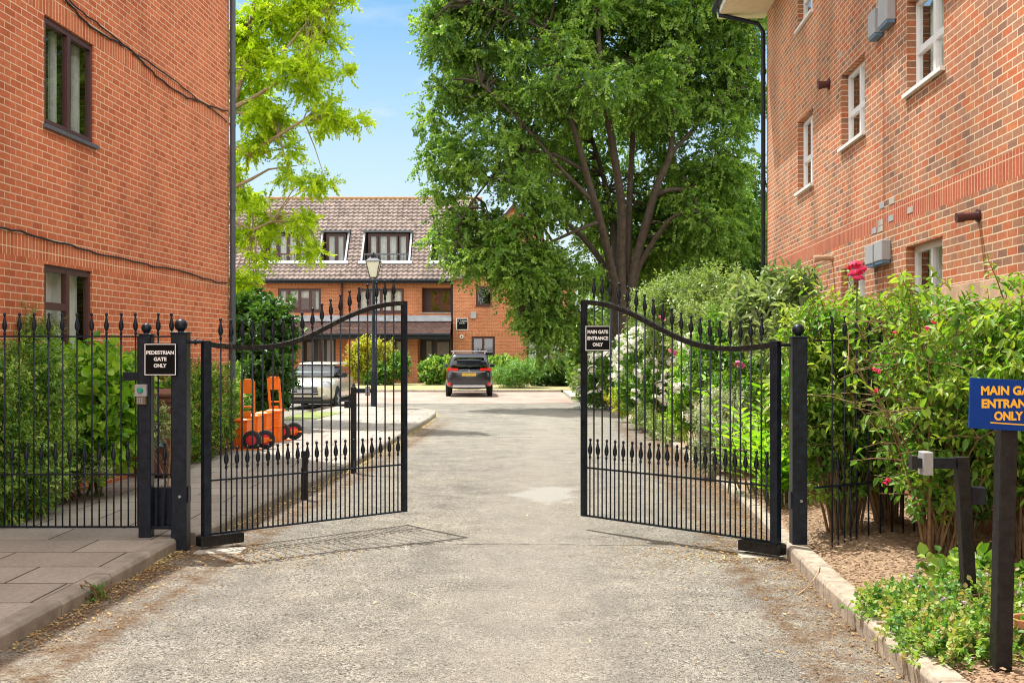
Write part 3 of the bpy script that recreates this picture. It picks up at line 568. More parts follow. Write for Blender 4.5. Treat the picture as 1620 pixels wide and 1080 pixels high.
# doors
def door(o, lights, label=None):
    mb = MB(); BW.box(mb, o[0], o[1], o[2], o[3], -.5, -.44); f = mb.build('door', plain('dark_door', (.018, .014, .012), .4), BBd)
    for (a, b, c, d) in lights:
        mb = MB(); U = lambda t: o[0]+(o[1]-o[0])*t; Z = lambda t: o[2]+(o[3]-o[2])*t; BW.box(mb, U(a), U(b), Z(c), Z(d), -.435, -.425); mb.build('door_pane', plain('door_glass', (.25, .22, .21), .15), f)
    mb = MB(); BW.box(mb, (o[0]+o[1])/2-.06, (o[0]+o[1])/2+.06, o[2], o[3], -.438, -.40); mb.build('door_post', M['brown'], f)
door(oE, [(.2, .36, .52, .9), (.55, .93, .6, .88), (.2, .36, .1, .45), (.55, .93, .1, .45)])
door(oF, [(.1, .3, .5, .9), (.45, .6, .1, .95), (.7, .9, .1, .95)])
tag(MB().lathe((X_(654), 59.97, Z_(541)), [(-.04, .16), (0, .16)], 16, axis='y').build('alarm_box', M['yellow'], BBd), 'round yellow alarm disc by the door')
mb = MB(); mb.lathe((X_(692), 59.2, Z_(533.5)), [(-.05, .12), (0, .2)], 12); mb.build('porch_light', M['whitep'], BBd)
# main roof, corrugated pantiles, with the inset dormers cut out
E0 = Vector((0, 59.45, 5.50)); RD = Vector((0, 63.45, 10.22)); sl = (RD-E0); SL = sl.length; sd_ = sl.normalized(); up_ = Vector((0, -sd_.z, sd_.y))*1
def roofpt(x, s, h=0): p = E0+sd_*s+Vector((0, -sd_.z, sd_.y))*h; return (x, p.y, p.z)
def s_at(py):   # slope distance whose image row is py
    best = min(range(0, 1001), key=lambda i: abs(555-(E0.z+sl.z*i/1000-CAMZ)*F/(E0.y+sl.y*i/1000)-py)); return SL*best/1000
sT, sBt = s_at(368), s_at(413)
yT = (E0+sd_*sT).y; yM = (E0+sd_*(sT+sBt)/2).y
dorm = [(416, 487), (509, 548), (576, 648), (683, 722)]
dx = [((a-810)*yM/F, (b-810)*yM/F) for a, b in dorm]
tw = .27; ex = .27
def tiles(x0, x1, s0, s1, holes, y_off=None, f=roofpt):
    nx = int((x1-x0)/tw*8); rows = int((s1-s0)/ex); xs = np.linspace(x0, x1, nx+1); V = []; Fc = []
    ph = 2*math.pi*(xs-x0)/tw
    prof = .045*np.where(np.sin(ph) > 0, np.sin(ph), .35*np.sin(ph))
    e = (s1-s0)/rows
    for r in range(rows):
        k = len(V)
        for (s, h) in ((s0+r*e, .045), (s0+(r+1)*e+.01, .0)):
            for x, p in zip(xs, prof): V.append(f(x, s, h+p))
        for x, p in zip(xs, prof): V.append(f(x, s0+r*e, .0+p-.02))
        n = nx+1
        for i in range(nx):
            xc = (xs[i]+xs[i+1])/2; sc = s0+(r+.5)*e
            if any(a < xc < b and c < sc < d for a, b, c, d in holes): continue
            Fc.append((k+i, k+i+1, k+n+i+1, k+n+i)); Fc.append((k+2*n+i, k+2*n+i+1, k+i+1, k+i))
    return V, Fc
def pantile(name, lo, hi):
    m, n, l, b = newmat(name); b.inputs['Roughness'].default_value = .8
    uv = N(n, 'TexCoord'); v = N(n, 'TexVoronoi', Scale=3.7); l.new(uv.outputs['Object'], v.inputs[0]); s = N(n, 'SeparateColor'); l.new(v.outputs['Color'], s.inputs[0])
    nz = N(n, 'TexNoise', Scale=1.2, Detail=6.0); l.new(uv.outputs['Object'], nz.inputs[0]); a = N(n, 'Math', operation='ADD'); l.new(s.outputs[0], a.inputs[0]); l.new(nz.outputs[0], a.inputs[1])
    r = ramp(n, [(.3, lo), (1, hi)]); h = N(n, 'Math', operation='MULTIPLY'); h.inputs[1].default_value = .65; l.new(a.outputs[0], h.inputs[0]); l.new(h.outputs[0], r.inputs[0]); l.new(r.outputs[0], b.inputs['Base Color'])
    return m
M['tile'] = pantile('pantiles', (.14, .105, .09), (.27, .205, .175)); M['tiled'] = pantile('dark_tiles', (.10, .06, .05), (.17, .10, .08))
holes = [(a-.1, b+.14, sBt-.12, sT+.06) for a, b in dx]
V, Fc = tiles(-18.3, -1.9, 0, SL, holes); mb = MB().add(V, Fc)
rf = mb.build('roof', M['tile'], BBd, smooth=True, fix=False)
mb = MB(); mb.quad((-18.3, 63.6, 10.2), (-1.9, 63.6, 10.2), (-1.9, 69.5, 5.5), (-18.3, 69.5, 5.5)); mb.build('roof_back', M['tile'], BBd)
mb = MB(); x = -18.3
while x < -2.1: mb.tube([(x, 63.5, 10.22), (x+.44, 63.5, 10.22)], .13, 8); x += .45
mb.build('ridge_tiles', plain('ridge_tile', (.30, .17, .08), .9, var=.4), rf)
mb = MB(); mb.tube([(-18.4, 59.32, 5.42), (-3.05, 59.32, 5.42)], .07, 8); mb.box(-18.4, -3.1, 59.42, 59.46, 5.28, 5.5); mb.build('gutter', M['black'], BBd)
for px in (541,): mb = MB(); mb.tube([(X_(px), 59.9, 5.4), (X_(px), 59.9, 3.6)], .06, 8); mb.build('downpipe', M['brown'], BBd)
mb = MB(); mb.tube([(X_(716), 59.86, 5.4), (X_(716), 59.86, .1)], .07, 8); mb.build('downpipe', M['black'], BBd)
for k, (a, b) in enumerate(dx):
    zT = E0.z+sd_.z*sT; zB = E0.z+sd_.z*sBt; yB = E0.y+sd_.y*sBt
    D = MB(); D.box(a-.02, b+.02, yB+.02, yT+.12, zB-.12, zB-.02)
    D.box(a-.12, b+.12, yT-.32, yT+.25, zT+.0, zT+.09)
    d_ = D.build('dormer', M['leadd'], BBd)
    mb = MB(); 
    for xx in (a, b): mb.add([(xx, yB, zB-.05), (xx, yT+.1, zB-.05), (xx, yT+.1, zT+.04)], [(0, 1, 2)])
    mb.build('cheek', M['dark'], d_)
    # lead flashings up both sides and along the foot, lying on the tiles
    mb = MB()
    for x0, x1 in ((a-.09, a-.0), (b+.0, b+.10)):
        q = [roofpt(x0, sBt-.12, .10), roofpt(x1, sBt-.12, .10), roofpt(x1, sT+.02, .10), roofpt(x0, sT+.02, .10)]; w = [roofpt(x0, sBt-.12, -.02), roofpt(x1, sBt-.12, -.02), roofpt(x1, sT+.02, -.02), roofpt(x0, sT+.02, -.02)]
        mb.hexa(w+q)
    q = [roofpt(a-.2, sBt-.26, .095), roofpt(b+.2, sBt-.26, .095), roofpt(b+.2, sBt-.05, .095), roofpt(a-.2, sBt-.05, .095)]; w = [roofpt(a-.2, sBt-.26, .0), roofpt(b+.2, sBt-.26, .0), roofpt(b+.2, sBt-.05, .0), roofpt(a-.2, sBt-.05, .0)]
    mb.hexa(w+q); mb.build('flashing', M['lead'], d_)
    DW = Wall(0, yT-.02, 1, 0, -1); wide = (b-a) > 2
    DW.window(d_, a+.12, b-.12, zB+.0, zT-.05, [(0, .24, 0, 1), (.26, .5, 0, 1), (.5, .74, 0, 1), (.76, 1, 0, 1)] if wide else [(0, .5, 0, 1), (.5, 1, 0, 1)], M['brown'], off=-.05, fw=.11, curtain=[(.03, .24, .02, .97), (.3, .5, .02, .97), (.52, .7, .02, .97), (.78, .97, .02, .97)] if wide else [(.06, .42, .1, .97), (.6, .94, .1, .97)])
    if wide:
        mb = MB(); mb.box(a+.05, b-.05, yB+.10, yB+.14, zB+.34, zB+.42)
        for i in range(14): x = a+.1+(b-a-.2)*i/13; mb.box(x-.012, x+.012, yB+.11, yB+.13, zB-.02, zB+.34)
        mb.build('balcony_rail', M['leadd'] if k == 2 else M['brown'], d_)
# lean-to porch roof
py0, py1 = DB-.02, 58.45; pz0, pz1 = 3.42, 2.62
def porchpt(x, s, h=0):
    t = s/1.76; return (x, py1+(py0-py1)*t-h*.45, pz1+(pz0-pz1)*t+h*.9)
xa, xb = X_(418), X_(716)-.05
e_ = ex; ex = .16; tw_ = tw; tw = .3
V, Fc = tiles(xa, xb, 0, 1.76, [], f=lambda x, s, h: porchpt(x, s, h*.35)); ex = e_; tw = tw_
pr = MB().add(V, Fc).build('porch_roof', M['tiled'], BBd, smooth=True, fix=False)
mb = MB(); mb.hexa([(xa, 59.6, 3.3), (xb, 59.6, 3.3), (xb, 59.99, 3.5), (xa, 59.99, 3.5), (xa, 59.6, 3.36), (xb, 59.6, 3.36), (xb, 59.99, 3.63), (xa, 59.99, 3.63)]); mb.build('lead_flashing', M['lead'], pr)
mb = MB(); mb.tube([(xa, 58.38, 2.58), (xb, 58.38, 2.58)], .07, 8); mb.box(xa, xb, 58.47, 58.52, 2.36, 2.6); mb.box(xa, xb, 58.52, 59.98, 2.52, 2.55); mb.build('porch_gutter', M['black'], pr)
mb = MB(); mb.quad((xa, 58.5, 2.55), (xa, 59.98, 2.55), (xa, 59.98, 3.4), (xa, 58.5, 2.62)); mb.build('porch_end', M['brown'], pr)
# brick piers holding the porch
mb = MB(); mb.box(X_(556), X_(572), 58.6, 59.99, .05, 2.5); mb.build('pier', M['brickB'], BBd)
mb = MB(); mb.box(X_(642), X_(662), 59.4, 59.985, .05, 2.5); mb.build('pier', M['brickB'], BBd)

# gabled wing under the lime tree
GB = thing('gabled_wing', (0, 59.7, 0), 'brick gabled wing behind the black car, with a black name plaque', 'building')
GW = Wall(X_(717)+.0, 59.7, 1, 0, -1); GL = 6.4; g0 = X_(717)
gu = lambda px: (px-810)*59.7/F-g0
gz = lambda py: CAMZ-(py-555)*59.7/F
oG = (gu(746), gu(783), gz(573), gz(532)); oH = (gu(833), gu(904), gz(576), gz(534)); oI = (gu(753), gu(779), gz(484), gz(452))
mb = MB(); GW.wall(mb, 0, GL, 0, 5.5, [oG, oH, oI], [(gz(532), gz(524)), (gz(534)-.0, gz(534)+.0)])
apex = 9.3
mb.add([GW.pt(0, 5.5), GW.pt(GL, 5.5), GW.pt(GL/2, apex)], [(0, 1, 2)])
mb.quad(GW.pt(GL, 0), GW.pt(GL, 0, -9), GW.pt(GL, 5.5, -9), GW.pt(GL, 5.5)); mb.quad(GW.pt(0, 0), GW.pt(0, 0, -.4), GW.pt(0, 5.5, -.4), GW.pt(0, 5.5))
mb.build('wall', [M['brickB'], M['soldB']], GB, fix=False)
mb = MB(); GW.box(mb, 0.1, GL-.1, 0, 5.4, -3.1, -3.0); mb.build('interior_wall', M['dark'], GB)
GW.window(GB, *oG, [(0, .5, 0, 1), (.5, 1, 0, 1)], M['brown'], fw=.09, off=-.05, glass='glassd')
GW.window(GB, *oH, four, M['brown'], fw=.09, off=-.05, sill=.04, curtain=[(.03, .97, .03, .97)])
GW.window(GB, *oI, [(0, 1, 0, 1)], M['brown'], fw=.09, off=-.05, sill=.04, glass='glassd')
mb = MB()
for s_ in (0, 1):
    a = Vector(GW.pt(-.15 if s_ == 0 else GL+.15, 5.42, .12)); b = Vector(GW.pt(GL/2, apex+.1, .12)); c = Vector(GW.pt(GL/2, apex+.1, -9.3)); d = Vector(GW.pt(-.15 if s_ == 0 else GL+.15, 5.42, -9.3)); t_ = Vector((0, 0, .1))
    mb.hexa([a, b, c, d, a+t_, b+t_, c+t_, d+t_])
mb.build('roof', M['tile'], GB)
mb = MB()
for s_ in (0, 1): 
    x = -.17 if s_ == 0 else GL+.17; a = Vector(GW.pt(x, 5.28, .135)); b = Vector(GW.pt(GL/2, apex-.02, .135)); t_ = Vector((0, 0, .2)); n_ = Vector((0, -.03, 0)); mb.hexa([a, b, b+n_, a+n_, a+t_, b+t_, b+n_+t_, a+n_+t_])
mb.build('bargeboard', M['brown'], GB)
pq = thing('name_plaque', (X_(731), 59.66, 3.0), 'square black name plaque with white border and lettering on the brick gabled wing', 'sign')
cx, cz = (731.3-810)*59.6/F, gz(512.5); w2 = .31
mb = MB(); mb.box(cx-w2, cx+w2, 59.65, 59.695, cz-w2, cz+w2); mb.build('border', M['whitep'], pq)
mb = MB(); mb.box(cx-w2+.035, cx+w2-.035, 59.64, 59.649, cz-w2+.035, cz+w2-.035); mb.build('board', M['signblack'], pq)
text('ST THOMAS', 'lettering', M['whitep'], pq, cx, 59.635, cz+.16, .075, .50); text('COURT', 'lettering', M['whitep'], pq, cx, 59.635, cz+.05, .07, .33)
mb = MB(); cx, cz = (749-810)*59.6/F, gz(498.5); mb.bbox(cx-.15, cx+.15, 59.55, 59.695, cz-.17, cz+.17, .01); mb.build('alarm_box', M['boxgrey'], GB)
mb = MB(); cx, cz = (730-810)*59.6/F, gz(532.5); mb.lathe((cx, 59.64, cz), [(0, .1), (.055, .1)], 16, axis='y'); fl = mb.build('flue_vent', M['whitep'], GB)
mb = MB(); mb.lathe((cx, 59.60, cz), [(0, .045), (.039, .045)], 12, axis='y'); mb.build('flue_mouth', M['dark'], fl)
# low tiled outbuilding roof peeping over the shrub beside the left building
OB = thing('tiled_outbuilding', (-12.9, 50, 0), 'low brick outbuilding with a sloping tiled roof glimpsed beside the left building', 'outbuilding')
mb = MB(); mb.box(-17, -12.0, 50, 54, 0, 2.4); mb.build('wall', M['brickB'], OB)
def outpt(x, s, h=0): return (-11.0-s*.76-h*.6, x, 2.35+s*.65+h*.76)
V, Fc = tiles(49.8, 54.2, 0, 5.2, [], f=outpt); MB().add(V, Fc).build('roof', M['tile'], OB, smooth=True, fix=False)
mb = MB(); mb.hexa([(-11, 49.72, 2.28), (-14.95, 49.72, 5.66), (-14.95, 49.8, 5.66), (-11, 49.8, 2.28), (-11, 49.72, 2.46), (-14.95, 49.72, 5.84), (-14.95, 49.8, 5.84), (-11, 49.8, 2.46)]); mb.build('verge', M['lead'], OB)

# ---------------------------------------------------------------- ironwork
PROF = [(0, .007), (.004, .011), (.022, .013), (.032, .008), (.040, .008), (.052, .017), (.075, .0225), (.10, .021), (.13, .013), (.160, .008), (.170, .0085), (.176, .014), (.187, .014), (.196, .009), (.200, .003)]
_sp = MB().lathe((0, 0, 0), PROF, 8); _me = bpy.data.meshes.new('spearhead'); _me.from_pydata(_sp.v, [], _sp.f); _me.polygons.foreach_set('use_smooth', [True]*len(_me.polygons)); _me.materials.append(M['black'])
_barcache = {}
def bar(parent, x, y, z0, z1, r=.0075, spear=True):
    key = (round(z1-z0, 3), r)
    if key not in _barcache:
        m = MB().lathe((0, 0, 0), [(0, r), (z1-z0, r)], 8); me = bpy.data.meshes.new('bar'); me.from_pydata(m.v, [], m.f); me.polygons.foreach_set('use_smooth', [len(p.vertices) == 4 for p in me.polygons]); me.materials.append(M['black']); _barcache[key] = me
    o = bpy.data.objects.new('bar', _barcache[key]); C.objects.link(o); o.parent = parent; o.location = Vector((x, y, z0))-wloc(parent)
    if spear:
        s = bpy.data.objects.new('spearhead', _me); C.objects.link(s); s.parent = o; s.location = (0, 0, z1-z0-.002); s.rotation_euler = (random.uniform(-.03, .03), random.uniform(-.03, .03), random.uniform(0, 3))
    return o
def leaf(name, H, E, curve, label, side):
    H = Vector((*H, 0)); E = Vector((*E, 0)); t = (E-H).normalized(); L = (E-H).length; n = Vector((-t.y, t.x, 0))
    g = thing(name, (H.x, H.y, 0), label, 'driveway gate', 'leaves of the open driveway gate')
    zc = lambda s: float(np.interp(s, [c[0] for c in curve], [c[1] for c in curve]))
    zs = lambda s: sum(zc(min(1, max(0, s+d)))*w for d, w in ((-.05, .25), (0, .5), (.05, .25)))
    def bx(mb, s0, s1, z0, z1, w): 
        a = H+t*s0; b = H+t*s1; c = (a+b)/2; mb.obox((c.x, c.y), t, s1-s0, w, z0, z1)
    zb = .13
    mb = MB(); bx(mb, 0, .07, .06, zc(0)+.005, .07); mb.build('hinge_stile', M['black'], g, bevel=.004)
    mb = MB(); bx(mb, L-.05, L, zb, zs(1)-.005, .05); mb.build('latch_stile', M['black'], g, bevel=.003)
    mb = MB(); rings = []; K = 40
    for i in range(K+1):
        s = i/K; p = H+t*(s*L); z = zs(s); q = n*.022
        rings.append([(p-q)+Vector((0, 0, z-.045)), (p+q)+Vector((0, 0, z-.045)), (p+q)+Vector((0, 0, z)), (p-q)+Vector((0, 0, z))])
    mb.loft(rings); mb.build('top_rail', M['mossy'], g)
    mb = MB(); bx(mb, .07, L-.05, zb, zb+.014, .035); mb.build('bottom_rail', M['black'], g)
    mb = MB(); bx(mb, .07, L-.05, .60, .614, .03); mb.build('middle_rail', M['black'], g)
    nb = 19; sp = (L-.12)/(nb+1)
    for i in range(nb):
        s = .07+sp*(i+1); p = H+t*s; bar(g, p.x, p.y, zb+.005, zs(s/L)+.03)
    for i in range(nb+1):
        s = .07+sp*(i+.5)
        if i in (0,) and side < 0: continue
        p = H+t*s; bar(g, p.x, p.y, zb+.005, .70 if True else 0, r=.007)
    # hinge drive box below the leaf
    mb = MB(); c = H+t*.17; mb.obox((c.x, c.y), t, .42, .11, .035, .125); d = mb.build('drive_box', M['blackrust'], g, bevel=.008)
    mb = MB(); mb.obox((c.x, c.y), t, .36, .13, .118, .128); mb.build('drive_lid', M['blackrust'], d)
    return g, H, t, L
cvl = [(0, 1.835), (.06, 1.82), (.16, 1.80), (.26, 1.80), (.36, 1.825), (.46, 1.885), (.56, 1.985), (.66, 2.085), (.76, 2.17), (.86, 2.225), (.94, 2.25), (1, 2.255)]
GLf, HL, tL, LLf = leaf('driveway_gate', (-2.72, 10.0), (-1.07, 11.5), cvl, 'left leaf of the open black driveway gate, its top rail rising towards the middle', -1)
cvr = [(0, 1.83), (.06, 1.815), (.16, 1.79), (.26, 1.79), (.36, 1.815), (.46, 1.875), (.56, 1.97), (.66, 2.07), (.76, 2.16), (.86, 2.22), (.94, 2.245), (1, 2.25)]
GRt, HR, tR, LRf = leaf('driveway_gate', (2.25, 9.58), (.69, 11.2), cvr, 'right leaf of the open black driveway gate, carrying a square black notice', 1)
def post(name, x, y, z0, z1, w, ballr, label, cat, group, parts=True):
    g = thing(name, (x, y, z0), label, cat, group)
    MB().bbox(x-w/2, x+w/2, y-w/2, y+w/2, z0-.05, z1, .006).build('post_shaft', M['black'], g)
    mb = MB(); mb.bbox(x-w/2-.008, x+w/2+.008, y-w/2-.008, y+w/2+.008, z1-.0, z1+.012, .004); mb.lathe((x, y, z1+.01), [(0, .03), (.02, .022)], 12); mb.build('cap', M['black'], g)
    MB().sphere((x, y, z1+.02+ballr*.93), ballr, 20, 12).build('ball_finial', M['black'], g, smooth=True)
    return g
p1 = post('gate_post', -2.91, 10.0, .0, 1.905, .135, .056, 'thick black steel gate post with ball finial left of the driveway', 'gate post', 'ball topped gate posts')
p2 = post('gate_post', -3.235, 10.07, .1, 1.89, .11, .045, 'slimmer black steel post carrying the entry button beside the pedestrian gate', 'gate post', 'ball topped gate posts')
p3 = post('gate_post', 2.42, 9.62, .05, 1.86, .125, .052, 'black steel gate post with ball finial at the right kerb', 'gate post', 'ball topped gate posts')
def stud(par, x, y, z, r=.02): MB().lathe((x, y, z), [(-.006, r*.8), (0, r), (.01, r)], 14, axis='y').build('stud', M['chrome'], par)
stud(p1, -2.90, 9.925, .48, .013); stud(p3, 2.43, 9.552, .49, .013)
mb = MB(); mb.tube([(-2.84, 10.0, 1.83), (-2.72, 10.0, 1.83)], .016, 8); mb.tube([(-2.79, 10.0, 1.83), (-2.775, 10.0, 1.83)], .028, 8); mb.build('hinge', M['black'], p1); MB().box(-2.8405, -2.832, 9.96, 10.04, .42, .56).build('hinge', M['black'], p1)
mb = MB(); mb.tube([(2.35, 9.62, 1.80), (2.25, 9.6, 1.80)], .014, 8); mb.build('hinge', M['black'], p3); MB().box(2.345, 2.3565, 9.58, 9.66, .42, .56).build('hinge', M['black'], p3)
# pedestrian gate and short fixed panel
def flat_fence(name, x0, x1, y, zb, zm, zt, xs, shorts, label, cat, group=None, dy=0, mid=True):
    g = thing(name, ((x0+x1)/2, y, zb), label, cat, group); Y = lambda x: y+dy*(x-x0)
    def rl(z, h, nm):
        mb = MB(); c = Vector(((x0+x1)/2, (Y(x0)+Y(x1))/2)); mb.obox(c, (1, dy), math.hypot(x1-x0, dy*(x1-x0)), .03, z, z+h); mb.build(nm, M['black'], g)
    rl(zb, .016, 'bottom_rail'); rl(zt, .014, 'top_rail')
    if mid: rl(zm, .014, 'middle_rail')
    for x in xs: bar(g, x, Y(x), zb+.004, zt+.02)
    for x in shorts: bar(g, x, Y(x), zb+.004, zm+.09)
    return g
xs = [(p-810)*10.05/F for p in (7.5, 30.5, 53.5, 76.5, 99, 122, 145.5, 168.5, 191.5, 214.5)]; sp_ = xs[1]-xs[0]
xs = [xs[0]-sp_*3, xs[0]-sp_*2, xs[0]-sp_]+xs
PG = flat_fence('pedestrian_gate', xs[0]-.04, -3.30, 10.05, .19, .655, 1.87, xs, [x+sp_/2 for x in xs[:-1]], 'black spear topped pedestrian gate in front of the hedge at the left edge', 'gate')
mb = MB(); mb.box(-3.305, -3.285, 10.03, 10.07, .19, 1.88); mb.build('gate_stile', M['black'], PG)
mb = MB(); mb.bbox(-3.43, -3.27, 10.02, 10.08, 1.49, 1.565, .004); mb.build('lock_box', M['black'], PG)
FP = flat_fence('fence_panel', -3.18, -2.98, 10.05, .19, .655, 1.87, [-3.125, -3.005], [-3.065], 'narrow black fence panel between the two left gate posts', 'fence')
mb = MB(); mb.bbox(-3.175, -2.985, 10.09, 10.2, .17, .54, .006); mb.build('kick_plate', M['black'], FP)
sg = thing('notice_sign', (-3.09, 9.93, 1.6), 'square black notice reading PEDESTRIAN GATE ONLY fixed between the two left gate posts', 'sign')
def notice(sg, cx, y, cz, hw, lines, bord=.012, back=.02, tilt=None):
    MB().box(cx-hw, cx+hw, y, y+back, cz-hw, cz+hw).build('board', M['signblack'], sg)
    mb = MB(); i = hw-.006; o = i-bord*.6
    for q in ((-i, i, -i, -o), (-i, i, o, i), (-i, -o, -o, o), (o, i, -o, o)): mb.box(cx+q[0], cx+q[1], y-.0025, y-.0005, cz+q[2], cz+q[3])
    mb.build('border', M['whitep'], sg)
    for (s, z, h, w) in lines: text(s, 'lettering', M['whitep'], sg, cx, y-.002, cz+z, h, w, bold=.045)
notice(sg, (253.5-810)*9.9/F, 9.9, CAMZ-(568.5-555)*9.9/F, .142, [('PEDESTRIAN', .06, .034, .242), ('GATE', .004, .034, .112), ('ONLY', -.053, .034, .112)])
bt = thing('entry_button', (-3.25, 9.99, 1.4), 'white push button plate with a green button on the slimmer left post', 'entry button')
cx, cz = (223.5-810)*10/F, CAMZ-(617-555)*10/F
MB().bbox(cx-.053, cx+.053, 9.975, 10.014, cz-.052, cz+.052, .004).build('plate', M['boxgrey'], bt)
MB().lathe((cx, 9.955, cz), [(0, .018), (.006, .024), (.02, .026)], 16, axis='y').build('button', plain('green_button', (.02, .30, .20), .3), bt, smooth=True)
kp = thing('keypad', (-3.25, 9.98, 1.32), 'small brown metal keypad under the green button', 'keypad')
cx, cz = (224-810)*10/F, CAMZ-(633-555)*10/F
MB().bbox(cx-.04, cx+.045, 9.965, 10.014, cz-.036, cz+.036, .004).build('housing', plain('bronze_plate', (.16, .12, .07), .5), kp)
mb = MB()
for i in range(3):
    for j in range(3): mb.box(cx-.027+i*.018, cx-.015+i*.018, 9.958, 9.964, cz-.024+j*.017, cz-.013+j*.017)
mb.build('keys', M['boxgrey'], kp)
sg2 = thing('notice_sign', (.78, 10.9, 1.9), 'square black notice reading MAIN GATE ENTRANCE ONLY on the right gate leaf', 'sign')
pA = HR+tR*(LRf-.16); notice(sg2, (945.5-810)*(pA.y-.07)/F, pA.y-.09, CAMZ-(535-555)*(pA.y-.07)/F, .125, [('MAIN GATE', .062, .036, .20), ('ENTRANCE', .001, .036, .20), ('ONLY', -.06, .036, .1)])
mb = MB(); mb.box(.72, .92, pA.y-.07, pA.y+.06, 1.87, 1.89); mb.build('bracket', M['black'], sg2)
# fence to the right of the right post
xs = [2.60, 2.665, 2.79, 2.915, 3.04, 3.165, 3.29, 3.415, 3.54, 3.665, 3.79, 3.915]
flat_fence('spear_fence', 2.49, 4.05, 9.36, .10, .62, 1.83, xs[1:], [x+.0625 for x in xs[1:-1]][:2], 'black spear topped fence running into the big shrub right of the driveway', 'fence', dy=.62, mid=True)
# photocell posts
def cell_post(x, y, z0, h, label, w=.075, arm=None, back=None, lean=0, name='sensor_post', group='short black posts with gate sensors'):
    g = thing(name, (x, y, z0), label, 'sensor post', group)
    mb = MB(); mb.hexa([(x-w/2+lean, y-w/2, z0-.05), (x+w/2+lean, y-w/2, z0-.05), (x+w/2+lean, y+w/2, z0-.05), (x-w/2+lean, y+w/2, z0-.05), (x-w/2, y-w/2, z0+h), (x+w/2, y-w/2, z0+h), (x+w/2, y+w/2, z0+h), (x-w/2, y+w/2, z0+h)]); mb.build('post_shaft', M['blackrust'], g, bevel=.005)
    if arm:
        x2, zz = arm; s = 1 if x2 > x else -1; mb = MB(); a, b = sorted((x+s*w/2, x2)); mb.box(a, b, y-.025, y+.025, zz-.032, zz+.032); am = mb.build('arm', M['black'], g, bevel=.003)
        a, b = sorted((x2-s*.04, x2+s*.02)); mb = MB(); mb.bbox(a, b, y-.05, y+.05, zz-.07, zz+.07, .005); mb.build('sensor_head', M['boxgrey'], am)
        mb = MB(); a, b = sorted((x2+s*.05, x2+s*.085)); mb.box(a, b, y-.03, y+.03, zz-.04, zz+.045); a, b = sorted((x2+s*.02, x2+s*.05)); mb.box(a, b, y-.025, y+.025, zz-.03, zz+.03); mb.build('lens', M['rubber'], am)
    if back: mb = MB(); a, b, c, d = back; mb.bbox(a, b, y-.03, y+.05, c, d, .004); mb.build('junction_box', M['black'], g)
    return g
d = 6.95; cell_post((1521-810)*d/F, d, .12, 1.75-(722-555)*d/F-.12, 'short leaning black post with a side arm and sensor among the right hand ground cover', arm=((1462-810)*d/F, CAMZ-(732-555)*d/F), back=((1534-810)*d/F, (1558-810)*d/F, CAMZ-(797-555)*d/F, CAMZ-(770-555)*d/F), lean=.055)
d = 16.3; cell_post((559.5-810)*d/F, d, 0, CAMZ-(612-555)*d/F, 'tall black post with an arm pointing right, behind the left gate leaf', arm=((583-810)*d/F, CAMZ-(618-555)*d/F), back=((545-810)*d/F, (556-810)*d/F, CAMZ-(645-555)*d/F, CAMZ-(634-555)*d/F))
d = 13.4; g = cell_post((482-810)*d/F, d, 0, CAMZ-(713-555)*d/F, 'stumpy black post standing at the kerb behind the left gate leaf')
mb = MB(); mb.box((477-810)*d/F, (480-810)*d/F, d-.06, d-.04, .38, .50); mb.build('stop_plate', M['chrome'], g)
# blue sign on its post
d = 5.75; SGN = thing('blue_sign', ((1590-810)*d/F, d, .1), 'blue notice on a black wooden post reading MAIN GATE ENTRANCE ONLY in yellow', 'sign')
x0 = (1590-810)*d/F
mb = MB(); w = .042; mb.hexa([(x0-w-.025, d-w, .05), (x0+w-.025, d-w, .05), (x0+w-.025, d+w, .05), (x0-w-.025, d+w, .05), (x0-w+.012, d-w, CAMZ-(600-555)*d/F), (x0+w+.012, d-w, CAMZ-(600-555)*d/F), (x0+w+.012, d+w, CAMZ-(600-555)*d/F), (x0-w+.012, d+w, CAMZ-(600-555)*d/F)]); mb.build('sign_post', M['blackrust'], SGN, bevel=.005)
ds = d-.06; sc = ds/F; a, b = (1533-810)*sc, (1667-810)*sc; zt, zbm = CAMZ-(597-555)*sc, CAMZ-(679-555)*sc
mb = MB(); mb.hexa([(a, ds-.004, zbm+.008), (b, ds-.004, zbm-.018), (b, ds+.01, zbm-.018), (a, ds+.01, zbm+.008), (a+.006, ds-.004, zt), (b+.006, ds-.004, zt-.022), (b+.006, ds+.01, zt-.022), (a+.006, ds+.01, zt)]); mb.build('sign_board', M['blue'], SGN)
for s, py, w_px, cpx in (('MAIN GATE', 616, 97, 1599.5), ('ENTRANCE', 636.5, 94, 1599), ('ONLY', 657.5, 46, 1595)): 
    o = text(s, 'lettering', M['yellow'], SGN, (cpx-810)*sc, ds-.006, CAMZ-(py+(1.5 if s != 'ONLY' else 0)-555)*sc, 14.5*sc, w_px*sc, bold=.045)
mb = MB(); mb.hexa([((1566-810)*sc, ds-.007, CAMZ-(669-555)*sc), ((1625-810)*sc, ds-.007, CAMZ-(673-555)*sc), ((1625-810)*sc, ds-.0045, CAMZ-(673-555)*sc), ((1566-810)*sc, ds-.0045, CAMZ-(669-555)*sc), ((1566-810)*sc, ds-.007, CAMZ-(667-555)*sc), ((1625-810)*sc, ds-.007, CAMZ-(671-555)*sc), ((1625-810)*sc, ds-.0045, CAMZ-(671-555)*sc), ((1566-810)*sc, ds-.0045, CAMZ-(667-555)*sc)]); mb.build('underline', M['yellow'], SGN)
